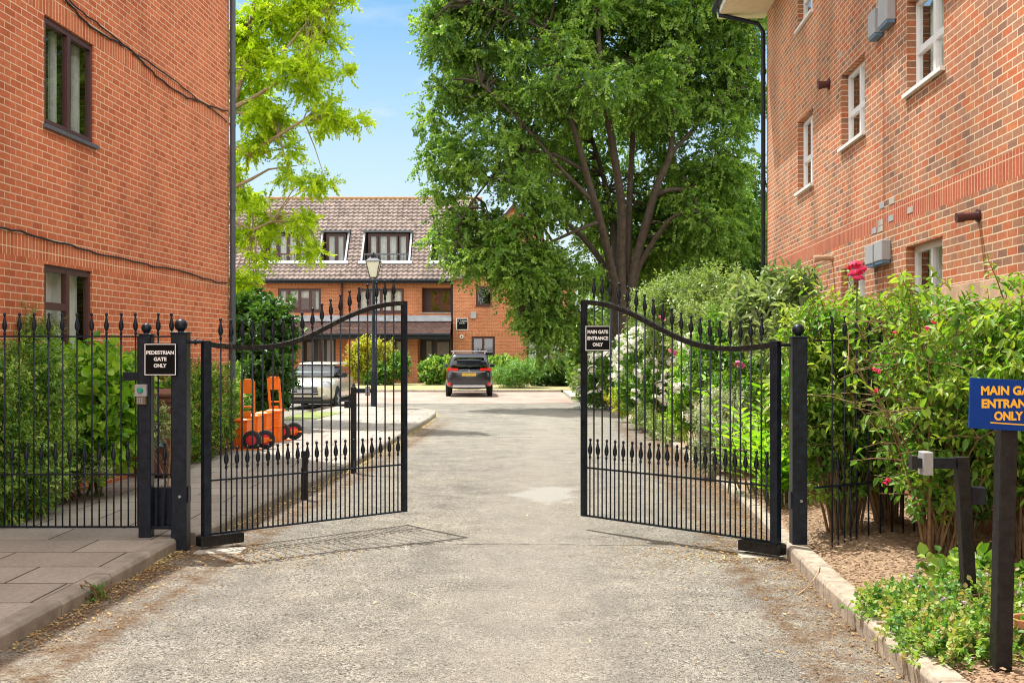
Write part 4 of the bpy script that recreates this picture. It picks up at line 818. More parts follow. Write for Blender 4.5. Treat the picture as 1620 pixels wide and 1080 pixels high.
# street lamp
d = 33.7; x0 = (591-810)*d/F; pz = lambda py: CAMZ-(py-555)*d/F; LP = thing('street_lamp', (x0, d, 0), 'black lamp post with a four sided lantern rising behind the left gate leaf', 'street lamp')
mb = MB(); mb.lathe((x0, d, 0), [(-.03, .11), (.1, .11), (.12, .085), (1.1, .075), (1.14, .09), (1.2, .06), (2.6, .05), (3.3, .045), (pz(443), .04)], 14); mb.build('lamp_column', M['black'], LP, smooth=True)
mb = MB(); mb.tube([(x0-.28, d, pz(458)), (x0+.28, d, pz(458))], .02, 8); mb.tube([(x0, d, pz(450)), (x0-.13, d, pz(443))], .015, 6); mb.tube([(x0, d, pz(450)), (x0+.13, d, pz(443))], .015, 6); mb.build('ladder_bar', M['black'], LP)
def fr(hw, z): return [(x0-hw, d-hw, z), (x0+hw, d-hw, z), (x0+hw, d+hw, z), (x0-hw, d+hw, z)]
z0, z1, z2 = pz(439), pz(414), pz(406)
mb = MB(); mb.loft([fr(.095, z0), fr(.20, z1)], cap=False); mb.build('lantern_glass', plain('opal_glass', (.75, .72, .62), .3, var=.1), LP)
mb = MB()
for i in range(4): mb.tube([fr(.10, z0)[i], fr(.205, z1)[i]], .012, 6)
for h, z in ((.10, z0), (.205, z1)):
    q = fr(h, z); 
    for i in range(4): mb.tube([q[i], q[(i+1) % 4]], .013, 6)
mb.loft([fr(.22, z1+.01), fr(.07, z2), fr(.06, z2+.04), fr(.09, z2+.05)]); mb.sphere((x0, d, z2+.1), .03); mb.build('lantern_frame', M['black'], LP)
# brown wheelie bin
d = 14.9; x0 = (257-810)*d/F; WB = thing('wheelie_bin', (x0, d, .1), 'brown wheelie bin with stickers behind the left gate posts', 'wheelie bin')
def rg(hw, hd, z, yo=0): return [(x0-hw, d-hd+yo, z), (x0+hw, d-hd+yo, z), (x0+hw, d+hd+yo, z), (x0-hw, d+hd+yo, z)]
MB().loft([rg(.19, .22, .16), rg(.24, .29, 1.08), rg(.255, .31, 1.09), rg(.255, .31, 1.15)]).build('bin_body', M['binbrown'], WB, bevel=.02)
MB().loft([rg(.26, .32, 1.155, -.01), rg(.265, .33, 1.2, -.01), rg(.2, .26, 1.25, -.01)]).build('lid', M['binbrown'], WB, bevel=.015)
for s in (-1, 1): MB().lathe((x0+s*.2-.025, d+.2, .2), [(0, .1), (.05, .1)], 16, axis='x').build('wheel', M['rubber'], WB)
mb = MB(); mb.box(x0-.02, x0+.1, d-.29, d-.283, .76, .96); mb.build('sticker', M['whitep'], WB)
mb = MB(); mb.box(x0+.0, x0+.1, d-.285, d-.262, .52, .73); mb.build('sticker', plain('blue_sticker', (.12, .38, .5), .4), WB)

# orange hand trucks with boxes
def truck(x, y, lean, label, w=.20):
    g = thing('hand_truck', (x, y, .106), label, 'hand truck', 'orange hand trucks by the hedge'); z0 = .106
    mb = MB(); L = lambda z: (z-z0)*lean
    for s in (-1, 1): mb.hexa([(x+s*w/2-.02, y-.02, z0+.03), (x+s*w/2+.02, y-.02, z0+.03), (x+s*w/2+.02, y+.02, z0+.03), (x+s*w/2-.02, y+.02, z0+.03), (x+s*w/2-.02+L(1.2), y-.02, 1.24), (x+s*w/2+.02+L(1.2), y-.02, 1.24), (x+s*w/2+.02+L(1.2), y+.02, 1.24), (x+s*w/2-.02+L(1.2), y+.02, 1.24)])
    for z in (.62, .8): mb.box(x-w/2+L(z), x+w/2+L(z), y-.015, y+.015, z, z+.03)
    mb.box(x-w/2+L(.7)+.03, x+L(.7)+.05, y-.03, y+.03, .66, .74)
    fr_ = mb.build('frame', M['orange'], g, bevel=.004)
    mb = MB(); mb.bbox(x-w/2+.005+L(1.1), x+w/2-.005+L(1.1), y-.03, y+.03, 1.04, 1.28, .006); mb.build('back_plate', M['orange'], g)
    mb = MB()
    for s in (-1, 1): mb.tube([(x+s*.07+L(1.28), y, 1.27), (x+s*.08+L(1.28)+.03, y-.12, 1.36), (x+s*.08+L(1.28)+.09, y-.2, 1.40)], .018, 8)
    mb.build('handle', M['rubber'], g, smooth=True)
    mb = MB(); mb.box(x-.2, x+.26, y-.10, y-.04, z0, z0+.02); mb.tube([(x-.02, y+.06, z0+.15), (x+.42, y+.06, z0+.15)], .015, 8)
    mb.add([(x+.0, y+.02, .3), (x+.36, y+.02, .3), (x+.3, y+.02, .22), (x, y+.02, .18), (x, y+.05, .3), (x+.36, y+.05, .3), (x+.3, y+.05, .22), (x, y+.05, .18)], [(0, 1, 2, 3), (4, 7, 6, 5), (0, 4, 5, 1), (1, 5, 6, 2), (2, 6, 7, 3)]); mb.build('axle', M['orange'], g)
    for dx_, dy_ in ((.08, -.06), (.27, .12)):
        c = (x+dx_, y+dy_-.04, z0+.16)
        wv = MB().lathe(c, [(0, .075), (.0, .13), (.015, .155), (.05, .162), (.07, .155), (.085, .13), (.085, .075)], 22, axis='y').build('wheel', M['rubber'], g, smooth=True)
        MB().lathe(c, [(-.03, .02), (-.03, .045), (-.016, .05), (-.012, .085), (.07, .085)], 18, axis='y').build('hub', M['redhub'], wv, smooth=True)
    return g
def obox_(x, y, label, w=.24, h=.56, dpt=.4):
    g = thing('storage_box', (x, y, .106), label, 'storage box', 'orange storage boxes between the hand trucks'); z0 = .106
    def r(i, z): return [(x-w/2+i, y-dpt/2+i, z), (x+w/2-i, y-dpt/2+i, z), (x+w/2-i, y+dpt/2-i, z), (x-w/2+i, y+dpt/2-i, z)]
    MB().loft([r(.025, z0), r(.012, z0+h*.5), r(-.004, z0+h*.5), r(-.004, z0+h*.54), r(.008, z0+h*.55), r(0, z0+h)]).build('box_body', M['orange'], g, bevel=.008)
    MB().loft([r(-.018, z0+h), r(-.018, z0+h+.03), r(.02, z0+h+.05)]).build('lid', M['orange'], g, bevel=.005)
    mb = MB(); mb.tube([(x-w*.3, y-dpt/2-.01, z0+h*.86), (x-w*.3, y-dpt/2-.035, z0+h*.8), (x+w*.3, y-dpt/2-.035, z0+h*.8), (x+w*.3, y-dpt/2-.01, z0+h*.86)], .01, 6)
    mb.build('grip', M['orange'], g)
    for s in (-1, 1): MB().box(x+s*w*.42-.012, x+s*w*.42+.012, y-dpt/2-.012, y-dpt/2+.02, z0+.03, z0+h*.5).build('rib', M['orange'], g)
    return g
gx = lambda px, d: (px-810)*d/F
truck(gx(392, 19.0), 19.0, .0, 'nearer orange hand truck with black tyres and red hubs, beside the hedge')
truck(gx(440, 21.0), 21.0, -.08, 'farther orange hand truck, leaning back, beside the hedge')
obox_(gx(384, 19.25), 19.25, 'orange box standing on the nearer hand truck', w=.24, h=.46)
obox_(gx(402, 19.75), 19.75, 'orange box just behind the nearer hand truck', w=.22, h=.5)
obox_(gx(417, 20.2), 20.2, 'orange box midway between the two hand trucks', w=.2, h=.52)
obox_(gx(436, 20.7), 20.7, 'orange box close against the farther hand truck', w=.24, h=.54)
# ---------------------------------------------------------------- cars
def carpaint(name, col, rough=.22):
    m, n, l, b = newmat(name); b.inputs['Base Color'].default_value = (*col, 1); b.inputs['Roughness'].default_value = rough; b.inputs['Coat Weight'].default_value = .8; b.inputs['Coat Roughness'].default_value = .05
    return m
def hring(y, half): return [(x, y, z) for x, z in half]+[(-x, y, z) for x, z in half[::-1] if x > 0]
def rrect(hx, y0, y1, z, r=.16):
    out = []
    for cx, cy, a0 in ((hx-r, y1-r, 0), (-hx+r, y1-r, 90), (-hx+r, y0+r, 180), (hx-r, y0+r, 270)):
        for k in range(4): a = math.radians(a0+k*30); out.append((cx+r*math.cos(a), cy+r*math.sin(a), z))
    return out
def wheel(g, x, y, r, side):
    s = side; wv = MB().lathe((x, y, r), [(-.09, r*.7), (-.1, r*.92), (-.07, r), (.07, r), (.1, r*.92), (.09, r*.7)], 26, axis='x').build('wheel', M['rubber'], g, smooth=True)
    mb = MB(); mb.lathe((x+s*.07, y, r), [(-.01, r*.68), (.01, r*.68)], 24, axis='x')
    for k in range(5):
        a = 2*math.pi*k/5; mb.tube([(x+s*.09, y, r), (x+s*.085, y+math.cos(a)*r*.62, r+math.sin(a)*r*.62)], .03, 6)
    mb.build('rim', M['chrome'], wv)
def arch(g, x, y, r, side): MB().lathe((x-.06 if side > 0 else x-.02, y, r*.97), [(0, r*1.2), (.08, r*1.2)], 26, axis='x').build('wheel_arch', M['rubber'], g)
cg = glassmat('car_glass', (.10, .12, .12), .25)
# black estate car, tail towards the camera
SV = thing('parked_car', (0, 0, 0), 'black four wheel drive car with roof bars parked tail first on the block paving', 'car')
sp_ = carpaint('paint_black', (.006, .007, .015))
def H(hw, zb, zt, crown=.03): return [(0, zb), (hw*.86, zb), (hw*.97, zb+.16), (hw, zb+(zt-zb)*.45), (hw*.985, zb+(zt-zb)*.72), (hw*.94, zt-.05), (hw*.86, zt), (0, zt+crown)]
mb = MB(); mb.loft([hring(*q) for q in ((.0, H(.70, .46, .98)), (.06, H(.84, .36, 1.04)), (.22, H(.895, .30, 1.07)), (.8, H(.90, .26, 1.07)), (2.2, H(.90, .26, 1.04)), (3.3, H(.90, .26, 1.03)), (3.6, H(.89, .26, .99)), (4.3, H(.86, .28, .90)), (4.58, H(.78, .34, .80)), (4.66, H(.62, .42, .70)))])
bd = mb.build('body', sp_, SV, smooth=True, subsurf=1)
MB().loft([rrect(.82, .06, 3.5, 1.03), rrect(.79, .14, 3.3, 1.2), rrect(.70, .34, 2.85, 1.5), rrect(.66, .42, 2.65, 1.60), rrect(.58, .6, 2.4, 1.655), rrect(.3, 1.1, 1.9, 1.67, .1)]).build('cabin', sp_, SV, smooth=True, subsurf=1)
mb = MB(); mb.quad((-.66, .135, 1.13), (.66, .135, 1.13), (.55, .335, 1.50), (-.55, .335, 1.50)); mb.build('rear_window', cg, SV)
for s in (-1, 1):
    mb = MB()
    for y0, y1, y2, y3 in ((.5, 1.15, 1.15, .66), (1.23, 2.1, 2.08, 1.23), (2.2, 3.0, 2.6, 2.17)): mb.quad((s*.812, y0, 1.12), (s*.812, y1, 1.12), (s*.715, y2, 1.50), (s*.715, y3, 1.50))
    mb.build('side_window', cg, SV)
    for y in (.95, 3.62): arch(SV, s*.87, y, .35, s); wheel(SV, s*.80, y, .345, s)
    MB().loft([[(s*.82, y-.02, 1.10), (s*1.02, y-.02, 1.10), (s*1.03, y, 1.22), (s*.86, y, 1.22)] for y in (2.75, 2.88)]).build('wing_mirror', sp_, SV, bevel=.02)
    MB().hexa([(s*.44, .015, .985), (s*.86, .10, .985), (s*.86, .17, .985), (s*.44, .17, .985), (s*.40, .02, 1.085), (s*.84, .08, 1.10), (s*.84, .17, 1.10), (s*.40, .17, 1.085)]).build('tail_light', plain('lamp_red', (.7, .02, .015), .2), SV, bevel=.012)
    MB().lathe((s*.74, -.01, .50), [(-.01, .06), (.08, .075)], 14, axis='y').build('reflector', bpy.data.materials['lamp_red'], SV)
    mb = MB(); mb.tube([(s*.60, .55, 1.64), (s*.62, .7, 1.69), (s*.62, 2.2, 1.69), (s*.6, 2.4, 1.64)], .02, 8); mb.build('roof_rail', M['chrome'], SV)
for y in (.72, 1.8):
    mb = MB(); mb.bbox(-.70, .70, y, y+.08, 1.715, 1.755, .01)
    for s in (-1, 1): mb.box(s*.62-.03, s*.62+.03, y+.005, y+.075, 1.68, 1.72)
    mb.build('roof_bar', M['boxgrey'], SV)
MB().bbox(-.60, .60, .0, .05, .955, .975, .004).build('chrome_trim', M['chrome'], SV)
mb = MB(); mb.bbox(-.62, .62, -.03, .12, .365, .455, .012); mb.build('skid_plate', M['chrome'], SV)
mb = MB(); mb.bbox(-.72, .72, -.02, .1, .46, .60, .02); mb.build('bumper', plain('bumper_grey', (.035, .037, .04), .5), SV)
mb = MB(); mb.bbox(-.27, .27, -.012, .05, .80, .91, .003); mb.build('number_plate', plain('plate_yellow', (.62, .42, .05), .5, var=.3, scale=12), SV)
mb = MB(); mb.bbox(-.5, .5, .02, .2, 1.565, 1.60, .01); mb.build('spoiler', sp_, SV)
mb = MB(); mb.tube([(0, .10, 1.13), (.1, .11, 1.15), (.42, .15, 1.2)], .014, 6); mb.lathe((.0, .06, 1.12), [(0, .04), (.05, .04)], 10); mb.build('wiper', M['rubber'], SV)
mb = MB()
for a in (90, 210, 330):
    c_, s_ = math.cos(math.radians(a)), math.sin(math.radians(a)); cx, cz = c_*.03, 1.0+s_*.03; mb.add([(cx-c_*.027, -.0, cz-s_*.027), (cx-s_*.015, -.0, cz+c_*.015), (cx+c_*.027, -.0, cz+s_*.027), (cx+s_*.015, -.0, cz-c_*.015)], [(0, 1, 2, 3)])
mb.build('badge', M['chrome'], SV)
MB().lathe((0, -.08, .34), [(-.02, .03), (.03, .03)], 10).build('tow_ball', M['rubber'], SV)
SV.location = (-1.63, 43.2, .0); SV.rotation_euler = (0, 0, math.radians(2))
SV.scale = (1.0, 1, 1.0)
# cream small car, nose towards the camera
MN = thing('parked_car', (0, 0, 0), 'cream small hatchback with round headlights facing the camera behind the left gate leaf', 'car')
cp = carpaint('paint_cream', (.60, .56, .43))
def Hm(hw, zb, zt, crown=.02): return [(0, zb), (hw*.9, zb), (hw, zb+.14), (hw, zb+(zt-zb)*.5), (hw*.97, zt-.1), (hw*.9, zt-.02), (hw*.7, zt), (0, zt+crown)]
mb = MB(); mb.loft([hring(*q) for q in ((0, Hm(.62, .36, .64)), (.05, Hm(.74, .28, .72)), (.18, Hm(.82, .22, .80)), (.45, Hm(.845, .22, .88)), (1.0, Hm(.85, .22, .95)), (2.5, Hm(.85, .22, .96)), (3.3, Hm(.84, .22, .96)), (3.6, Hm(.78, .26, .92)), (3.72, Hm(.66, .36, .8)))]); mb.build('body', cp, MN, smooth=True, subsurf=1)
MB().loft([rrect(.77, .98, 3.62, .93), rrect(.74, 1.2, 3.56, 1.08), rrect(.66, 1.58, 3.42, 1.30)], ).build('cabin', plain('car_pillar', (.02, .02, .02), .3), MN, smooth=True, subsurf=1)
MB().loft([rrect(.665, 1.56, 3.44, 1.30), rrect(.64, 1.62, 3.4, 1.355), rrect(.56, 1.8, 3.2, 1.40), rrect(.3, 2.1, 2.9, 1.415, .1)]).build('roof', cp, MN, smooth=True, subsurf=1)
MB().quad((-.66, 1.02, .975), (.66, 1.02, .975), (.57, 1.50, 1.285), (-.57, 1.50, 1.285)).build('windscreen', glassmat('screen_glass', (.35, .4, .38), .10), MN)
for s in (-1, 1):
    mb = MB()
    for y0, y1, y2, y3 in ((1.42, 2.35, 2.35, 1.72), (2.42, 3.2, 3.05, 2.42)): mb.quad((s*.762, y0, .99), (s*.762, y1, .99), (s*.685, y2, 1.27), (s*.685, y3, 1.27))
    mb.build('side_window', cg, MN)
    for y in (.72, 3.18): arch(MN, s*.825, y, .32, s); wheel(MN, s*.76, y, .315, s)
    hl = MB().lathe((s*.60, .075, .69), [(-.03, .03), (-.015, .11), (.02, .145), (.16, .15)], 20, axis='y').build('headlight', plain('lamp_glass', (.55, .6, .62), .08), MN, smooth=True)
    MB().lathe((s*.60, .09, .69), [(0, .145), (.0, .16), (.15, .165)], 20, axis='y').build('headlight_ring', M['chrome'], hl)
    MB().lathe((s*.60, -.0, .42), [(-.01, .04), (.0, .06), (.12, .065)], 16, axis='y').build('fog_light', M['chrome'], MN)
    MB().lathe((s*.93, 1.28, 1.02), [(-.07, .02), (-.06, .07), (.0, .09), (.06, .07)], 12, axis='y').build('wing_mirror', M['rubber'], MN, smooth=True)
mb = MB(); mb.hexa([(-.40, -.02, .44), (.40, -.02, .44), (.44, .1, .44), (-.44, .1, .44), (-.36, .0, .68), (.36, .0, .68), (.4, .12, .70), (-.4, .12, .70)]); gr = mb.build('grille', M['rubber'], MN, bevel=.02)
mb = MB()
for z in (.50, .57, .63, .68): mb.tube([(-.40, -.025, z), (.40, -.025, z)], .010, 6)
mb.build('grille_bar', M['chrome'], gr)
MB().box(-.22, .22, -.035, -.026, .50, .60).build('number_plate', M['boxgrey'], MN)
mb = MB(); mb.bbox(-.5, .5, -.005, .1, .30, .38, .01); mb.build('lower_intake', M['rubber'], MN)
mb = MB(); mb.bbox(-.80, .80, .1, 3.6, .17, .24, .02); mb.build('sill_skirt', M['rubber'], MN)
mb = MB(); mb.tube([(-.2, 1.65, 1.36), (-.17, 1.72, 1.56)], .006, 5); mb.build('aerial', M['rubber'], MN)
mb = MB(); mb.box(-.86, .86, 0.02, 0.06, .20, .27); mb.build('lip', M['rubber'], MN)
MN.location = ((482-810)*33.9/F, 33.9, .0); MN.rotation_euler = (0, 0, math.radians(-3.5))

# ---------------------------------------------------------------- vegetation
def nrm(a): return a/np.maximum(np.linalg.norm(a, axis=1, keepdims=True), 1e-9)
def leafmesh(name, pos, ax, nr, size, wid, mat, parent, seed=0, fold=.25, curl=.2, tint=None, simple=False):
    r = np.random.RandomState(seed); n = len(pos); ax = nrm(ax); sd = nrm(np.cross(nr, ax)); up = np.cross(ax, sd); s = size[:, None]; o0 = np.array(wloc(parent)) if parent is not None else np.zeros(3)
    def pt(a, b, c): return pos+ax*(a*s)+sd*(b*s)+up*(c*s)
    if simple:
        vs = [pt(0, 0, 0), pt(.5, wid/2, fold*wid), pt(1, 0, -curl), pt(.5, -wid/2, fold*wid)]; k = 4; faces = [[0, 1, 2, 3]]
    else:
        vs = [pt(0, 0, 0), pt(.32, wid/2, fold*wid), pt(.68, wid*.42, fold*wid-curl*.45), pt(1, 0, -curl), pt(.68, -wid*.42, fold*wid-curl*.45), pt(.32, -wid/2, fold*wid)]; k = 6; faces = [[0, 1, 2, 3], [0, 3, 4, 5]]
    V = np.stack(vs, 1).reshape(-1, 3)-o0; nf = len(faces)
    F_ = (np.array(faces).reshape(1, nf, 4)+(np.arange(n)*k).reshape(n, 1, 1)).reshape(-1)
    me = bpy.data.meshes.new(name); me.vertices.add(len(V)); me.vertices.foreach_set('co', V.astype(np.float32).ravel())
    me.loops.add(len(F_)); me.loops.foreach_set('vertex_index', F_.astype(np.int32)); me.polygons.add(n*nf); me.polygons.foreach_set('loop_start', np.arange(0, len(F_), 4, dtype=np.int32))
    try: me.polygons.foreach_set('loop_total', np.full(n*nf, 4, dtype=np.int32))
    except Exception: pass
    me.update(calc_edges=True)
    at = me.attributes.new('lv', 'FLOAT', 'FACE'); lv = r.uniform(0, 1, n) if tint is None else np.clip(tint+r.normal(0, .14, n), 0, 1); at.data.foreach_set('value', np.repeat(lv, nf).astype(np.float32))
    return link(name, me, mat, parent)
def fol(blobs, ntw, tl, nl, seed, up=.35, out=.7, droop=.0, shell=.4, keep=None, jit=.6, zmin=.1, lump=.25, flat=1.0, leafdroop=.2):
    r = np.random.RandomState(seed); B = np.array(blobs, float); w = (B[:, 3]*B[:, 4]*B[:, 5])**.75; idx = r.choice(len(B), ntw, p=w/w.sum())
    u = nrm(r.normal(size=(ntw, 3))); rad = r.uniform(0, 1, ntw)**shell
    lm = 1+lump*(np.sin(u[:, 0]*5+idx*1.7)*np.sin(u[:, 2]*6+idx)+.5*np.sin(u[:, 1]*9+idx*2.3)*np.sin(u[:, 2]*11))
    p = B[idx, :3]+u*B[idx, 3:]*(rad*lm)[:, None]
    ok = p[:, 2] > zmin
    if keep is not None: ok &= keep(p, r)
    p = p[ok]; u = u[ok]; m = len(p)
    d = nrm(u*out+np.array([0, 0, up])+r.normal(size=(m, 3))*jit)
    L = tl*r.uniform(.6, 1.3, m)
    t = np.linspace(.1, 1, nl)[None, :, None]; q = p[:, None, :]+d[:, None, :]*L[:, None, None]*t; q[:, :, 2] -= droop*(t[:, :, 0]**2)*L[:, None]
    perp = nrm(np.cross(d, r.normal(size=(m, 3)))); sgn = np.where(np.arange(nl) % 2 == 0, 1, -1)[None, :, None]
    ax = d[:, None, :]*.6+perp[:, None, :]*sgn+r.normal(size=(m, nl, 3))*.28; ax[:, :, 2] -= leafdroop
    ax[:, -1, :] = d+r.normal(size=(m, 3))*.1
    nr = r.normal(size=(m, nl, 3))*.5*flat; nr[:, :, 2] += 1
    tint = np.repeat(r.uniform(0, 1, m), nl)
    return q.reshape(-1, 3), ax.reshape(-1, 3), nrm(nr.reshape(-1, 3)), tint, p, d
LM = {}
LM['lime'] = leafmat('lime_leaves', [(.07, .15, .024), (.15, .26, .045), (.29, .41, .09)], .48)
LM['dark'] = leafmat('dark_leaves', [(.025, .07, .012), (.045, .12, .02), (.09, .19, .035)], .25)
LM['robinia'] = leafmat('robinia_leaves', [(.30, .44, .010), (.50, .65, .02), (.66, .75, .05)], .55, tcol=(1.1, 1.2, .5))
LM['bright'] = leafmat('bright_leaves', [(.08, .22, .02), (.22, .43, .03), (.44, .60, .09)], .4)
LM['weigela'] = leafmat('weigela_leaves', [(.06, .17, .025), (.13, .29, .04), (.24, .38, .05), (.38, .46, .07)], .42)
LM['olive'] = leafmat('olive_leaves', [(.12, .19, .05), (.21, .30, .09), (.36, .43, .17)], .3)
LM['hedge'] = leafmat('hedge_leaves', [(.06, .16, .02), (.17, .33, .045), (.42, .54, .12)], .3)
LM['sage'] = leafmat('sage_leaves', [(.14, .22, .09), (.26, .34, .15), (.42, .48, .28)], .3)
LM['silver'] = leafmat('silver_leaves', [(.24, .29, .17), (.38, .42, .27), (.52, .55, .38)], .25)
LM['vari'] = leafmat('variegated_leaves', [(.08, .16, .04), (.30, .36, .14), (.62, .62, .42)], .3)
LM['rose'] = leafmat('rose_leaves', [(.05, .14, .02), (.12, .26, .04), (.26, .38, .06)], .35)
LM['gold'] = leafmat('golden_leaves', [(.30, .33, .03), (.45, .46, .05), (.40, .30, .04)], .4)
LM['juniper'] = leafmat('juniper_sprays', [(.06, .16, .02), (.14, .30, .03), (.22, .38, .05)], .2)
LM['geran'] = leafmat('ground_cover_leaves', [(.07, .19, .05), (.14, .30, .06), (.26, .42, .08), (.40, .48, .12), (.42, .30, .14)], .35)
LM['yucca'] = leafmat('lance_leaves', [(.16, .36, .02), (.26, .48, .03), (.38, .56, .05)], .45)
LM['litter'] = leafmat('fallen_leaf', [(.20, .10, .03), (.36, .22, .08), (.55, .42, .18), (.25, .13, .05)], .1, rough=.8)
LM['petal_litter'] = leafmat('fallen_petals', [(.60, .48, .18), (.72, .60, .30), (.45, .34, .14)], .1, rough=.8)
LM['bark_chip'] = leafmat('bark_chips', [(.09, .05, .03), (.26, .16, .09), (.52, .39, .25), (.20, .10, .05)], .02, rough=.9)
# flower heads: ruffled ball of petals
def flowermesh(name, mat, seed, n=26):
    r = np.random.RandomState(seed); V = []; Fc = []
    for i in range(n):
        a = r.uniform(0, 6.28); e = r.uniform(-.1, 1.4); R = .55+.45*(1-e/1.5); c = np.array([math.cos(a)*math.cos(e), math.sin(a)*math.cos(e), math.sin(e)*.7]); t = nrm(np.cross(c, [0, 0, 1])[None]+1e-6)[0]; b = np.cross(t, c); q = c*R*.8; k = len(V)
        for s, w in ((-.35, .1), (-.3, .6), (.3, .6), (.35, .1)): V.append(tuple(q+t*s*(1+r.uniform(-.2, .3))+b*(w-.3)*.8+c*(abs(s)*.3+w*.15)))
        Fc.append((k, k+1, k+2, k+3))
    me = bpy.data.meshes.new(name); me.from_pydata(V, [], Fc); me.materials.append(mat); me.polygons.foreach_set('use_smooth', [True]*len(Fc)); return me
FM = {'white': flowermesh('flower', M['rose_white'], 1), 'pink': flowermesh('flower', M['rose_pink'], 2), 'hot': flowermesh('flower', M['rose_hot'], 3), 'lilac': flowermesh('flower', M['lilac'], 4, 10)}
def flower(parent, p, s, kind, name='flower'):
    o = bpy.data.objects.new(name, FM[kind]); C.objects.link(o); o.parent = parent; o.location = Vector(p)-wloc(parent); o.scale = (s,)*3; o.rotation_euler = (random.uniform(-.9, .9)+.5, random.uniform(-.7, .7), random.uniform(0, 6)); return o
def stems(g, base, p, n, mat, r0=.012, r1=.004, seed=0, spread=.12, name='stems', bend=.15):
    r = random.Random(seed); mb = MB(); idx = np.random.RandomState(seed).choice(len(p), min(n, len(p)), replace=False)
    for i in idx:
        b = Vector(base)+Vector((r.uniform(-spread, spread), r.uniform(-spread, spread), -.03)); e = Vector(p[i]); m = b.lerp(e, .5)+Vector((r.uniform(-bend, bend), r.uniform(-bend, bend), .12)); pts = [b, b.lerp(m, .5)+Vector((0, 0, .03)), m, m.lerp(e, .6)+Vector((0, 0, .02)), e]
        mb.tube(pts, [r0, r0*.85, (r0+r1)/2, r1*1.3, r1], 5)
    return mb.build(name, mat, g, smooth=True)
def shrub(name, base, blobs, label, cat, mat, ntw, tl, nl, size, wid, seed, group=None, flowers=None, stem='stem', nst=30, simple=True, fold=.25, curl=.2, spread=.15, **kw):
    g = thing(name, base, label, cat, group); q, ax, nr, tint, p, d = fol(blobs, ntw, tl, nl, seed, **kw)
    r = np.random.RandomState(seed+5); sz = size*r.uniform(.65, 1.25, len(q))
    leafmesh('foliage', q, ax, nr, sz, wid, LM[mat], g, seed, fold, curl, tint, simple)
    if nst: stems(g, base, p, nst, M[stem], seed=seed, spread=spread)
    if flowers:
        kind, cnt, fs, yf = flowers; B = np.array(blobs); w = B[:, 3]*B[:, 5]; k = 0
        while k < cnt:
            b = B[r.choice(len(B), p=w/w.sum())]; u = nrm((r.normal(size=3)+[0, -.7, .5])[None])[0]; q_ = b[:3]+u*(b[3:]*1.02+tl*.75)
            if not yf(q_) or q_[2] < .3: k += .2; continue
            flower(g, q_, fs*r.uniform(.7, 1.3), kind); k += 1
    return g
PX = lambda px, py, d, r, ry=None, rz=None: ((px-810)*d/F, d, CAMZ-(py-555)*d/F, r*d/F, (ry or r)*d/F, (rz or r)*d/F)

# ---- the big lime tree
LT = thing('lime_tree', (3.5, 36, .08), 'tall spreading green tree with many upright limbs behind the right gate leaf', 'tree')
D_ = 36.0
def subblobs(bl, per, r0, r1, fz, seed, shell=.5):
    r = np.random.RandomState(seed); out = []
    for b in bl:
        b = np.array(b); k = max(2, int(per*(b[3]*b[5])))
        for _ in range(k):
            u = r.normal(size=3); u /= np.linalg.norm(u); q = b[:3]+u*b[3:]*(r.uniform()**shell); s = r.uniform(r0, r1); out.append((q[0], q[1], q[2], s, s, s*fz))
    return out
def LP_(px, py, d=D_): return P(px, py, d)
limbs = [
 ([(985, 600, 36), (984, 540, 36), (983, 490, 36), (984, 455, 36)], [.62, .52, .50, .46]),
 ([(976, 470, 36), (969, 433, 35.8), (951, 355, 35.2), (933, 293, 34.8), (911, 213, 34.4), (889, 150, 34), (870, 60, 34)], [.30, .22, .19, .16, .13, .10, .05]),
 ([(984, 470, 36), (982, 427, 36), (984, 338, 36), (975, 267, 35.6), (964, 200, 35.4), (951, 133, 35), (947, 60, 35), (940, -60, 35)], [.3, .25, .22, .19, .17, .14, .11, .05]),
 ([(992, 470, 36.2), (993, 427, 36.2), (996, 311, 36.3), (1001, 200, 36.6), (996, 120, 36.8), (1000, 0, 37)], [.24, .17, .15, .13, .10, .05]),
 ([(998, 475, 36), (1002, 431, 36), (1022, 355, 35.8), (1040, 293, 35.6), (1060, 245, 35.6), (1067, 178, 35.8), (1089, 90, 36), (1100, -20, 36)], [.3, .24, .21, .18, .15, .13, .10, .05]),
 ([(1003, 470, 36.1), (1009, 427, 36), (1040, 373, 35.5), (1067, 342, 35.2), (1107, 328, 35)], [.2, .15, .12, .09, .05]),
 ([(1036, 310, 35.7), (1060, 300, 35.5), (1100, 295, 36), (1150, 240, 36)], [.14, .11, .09, .05]),
 ([(980, 460, 36.4), (972, 380, 37), (960, 300, 38), (930, 200, 39), (900, 100, 39)], [.22, .17, .14, .11, .05]),
 ([(975, 450, 36), (930, 385, 35.8), (870, 330, 35.6), (800, 290, 35.4), (730, 270, 35.2)], [.18, .13, .11, .08, .04]),
 ([(940, 320, 35), (890, 270, 34.5), (830, 200, 34.5), (760, 130, 35)], [.13, .10, .08, .04]),
 ([(925, 270, 34.8), (860, 240, 34.8), (800, 260, 34.6), (740, 330, 34.6), (715, 390, 34.6)], [.10, .08, .06, .05, .02]),
 ([(950, 350, 35.2), (900, 370, 34.6), (850, 400, 34.2), (820, 470, 34.2), (840, 540, 34.2)], [.1, .08, .06, .04, .02]),
 ([(1060, 245, 35.6), (1120, 180, 36), (1180, 120, 36.5)], [.12, .08, .04]),
 ([(951, 133, 35), (880, 60, 35), (800, 20, 35), (740, 0, 35)], [.11, .08, .06, .03])]
mb = MB()
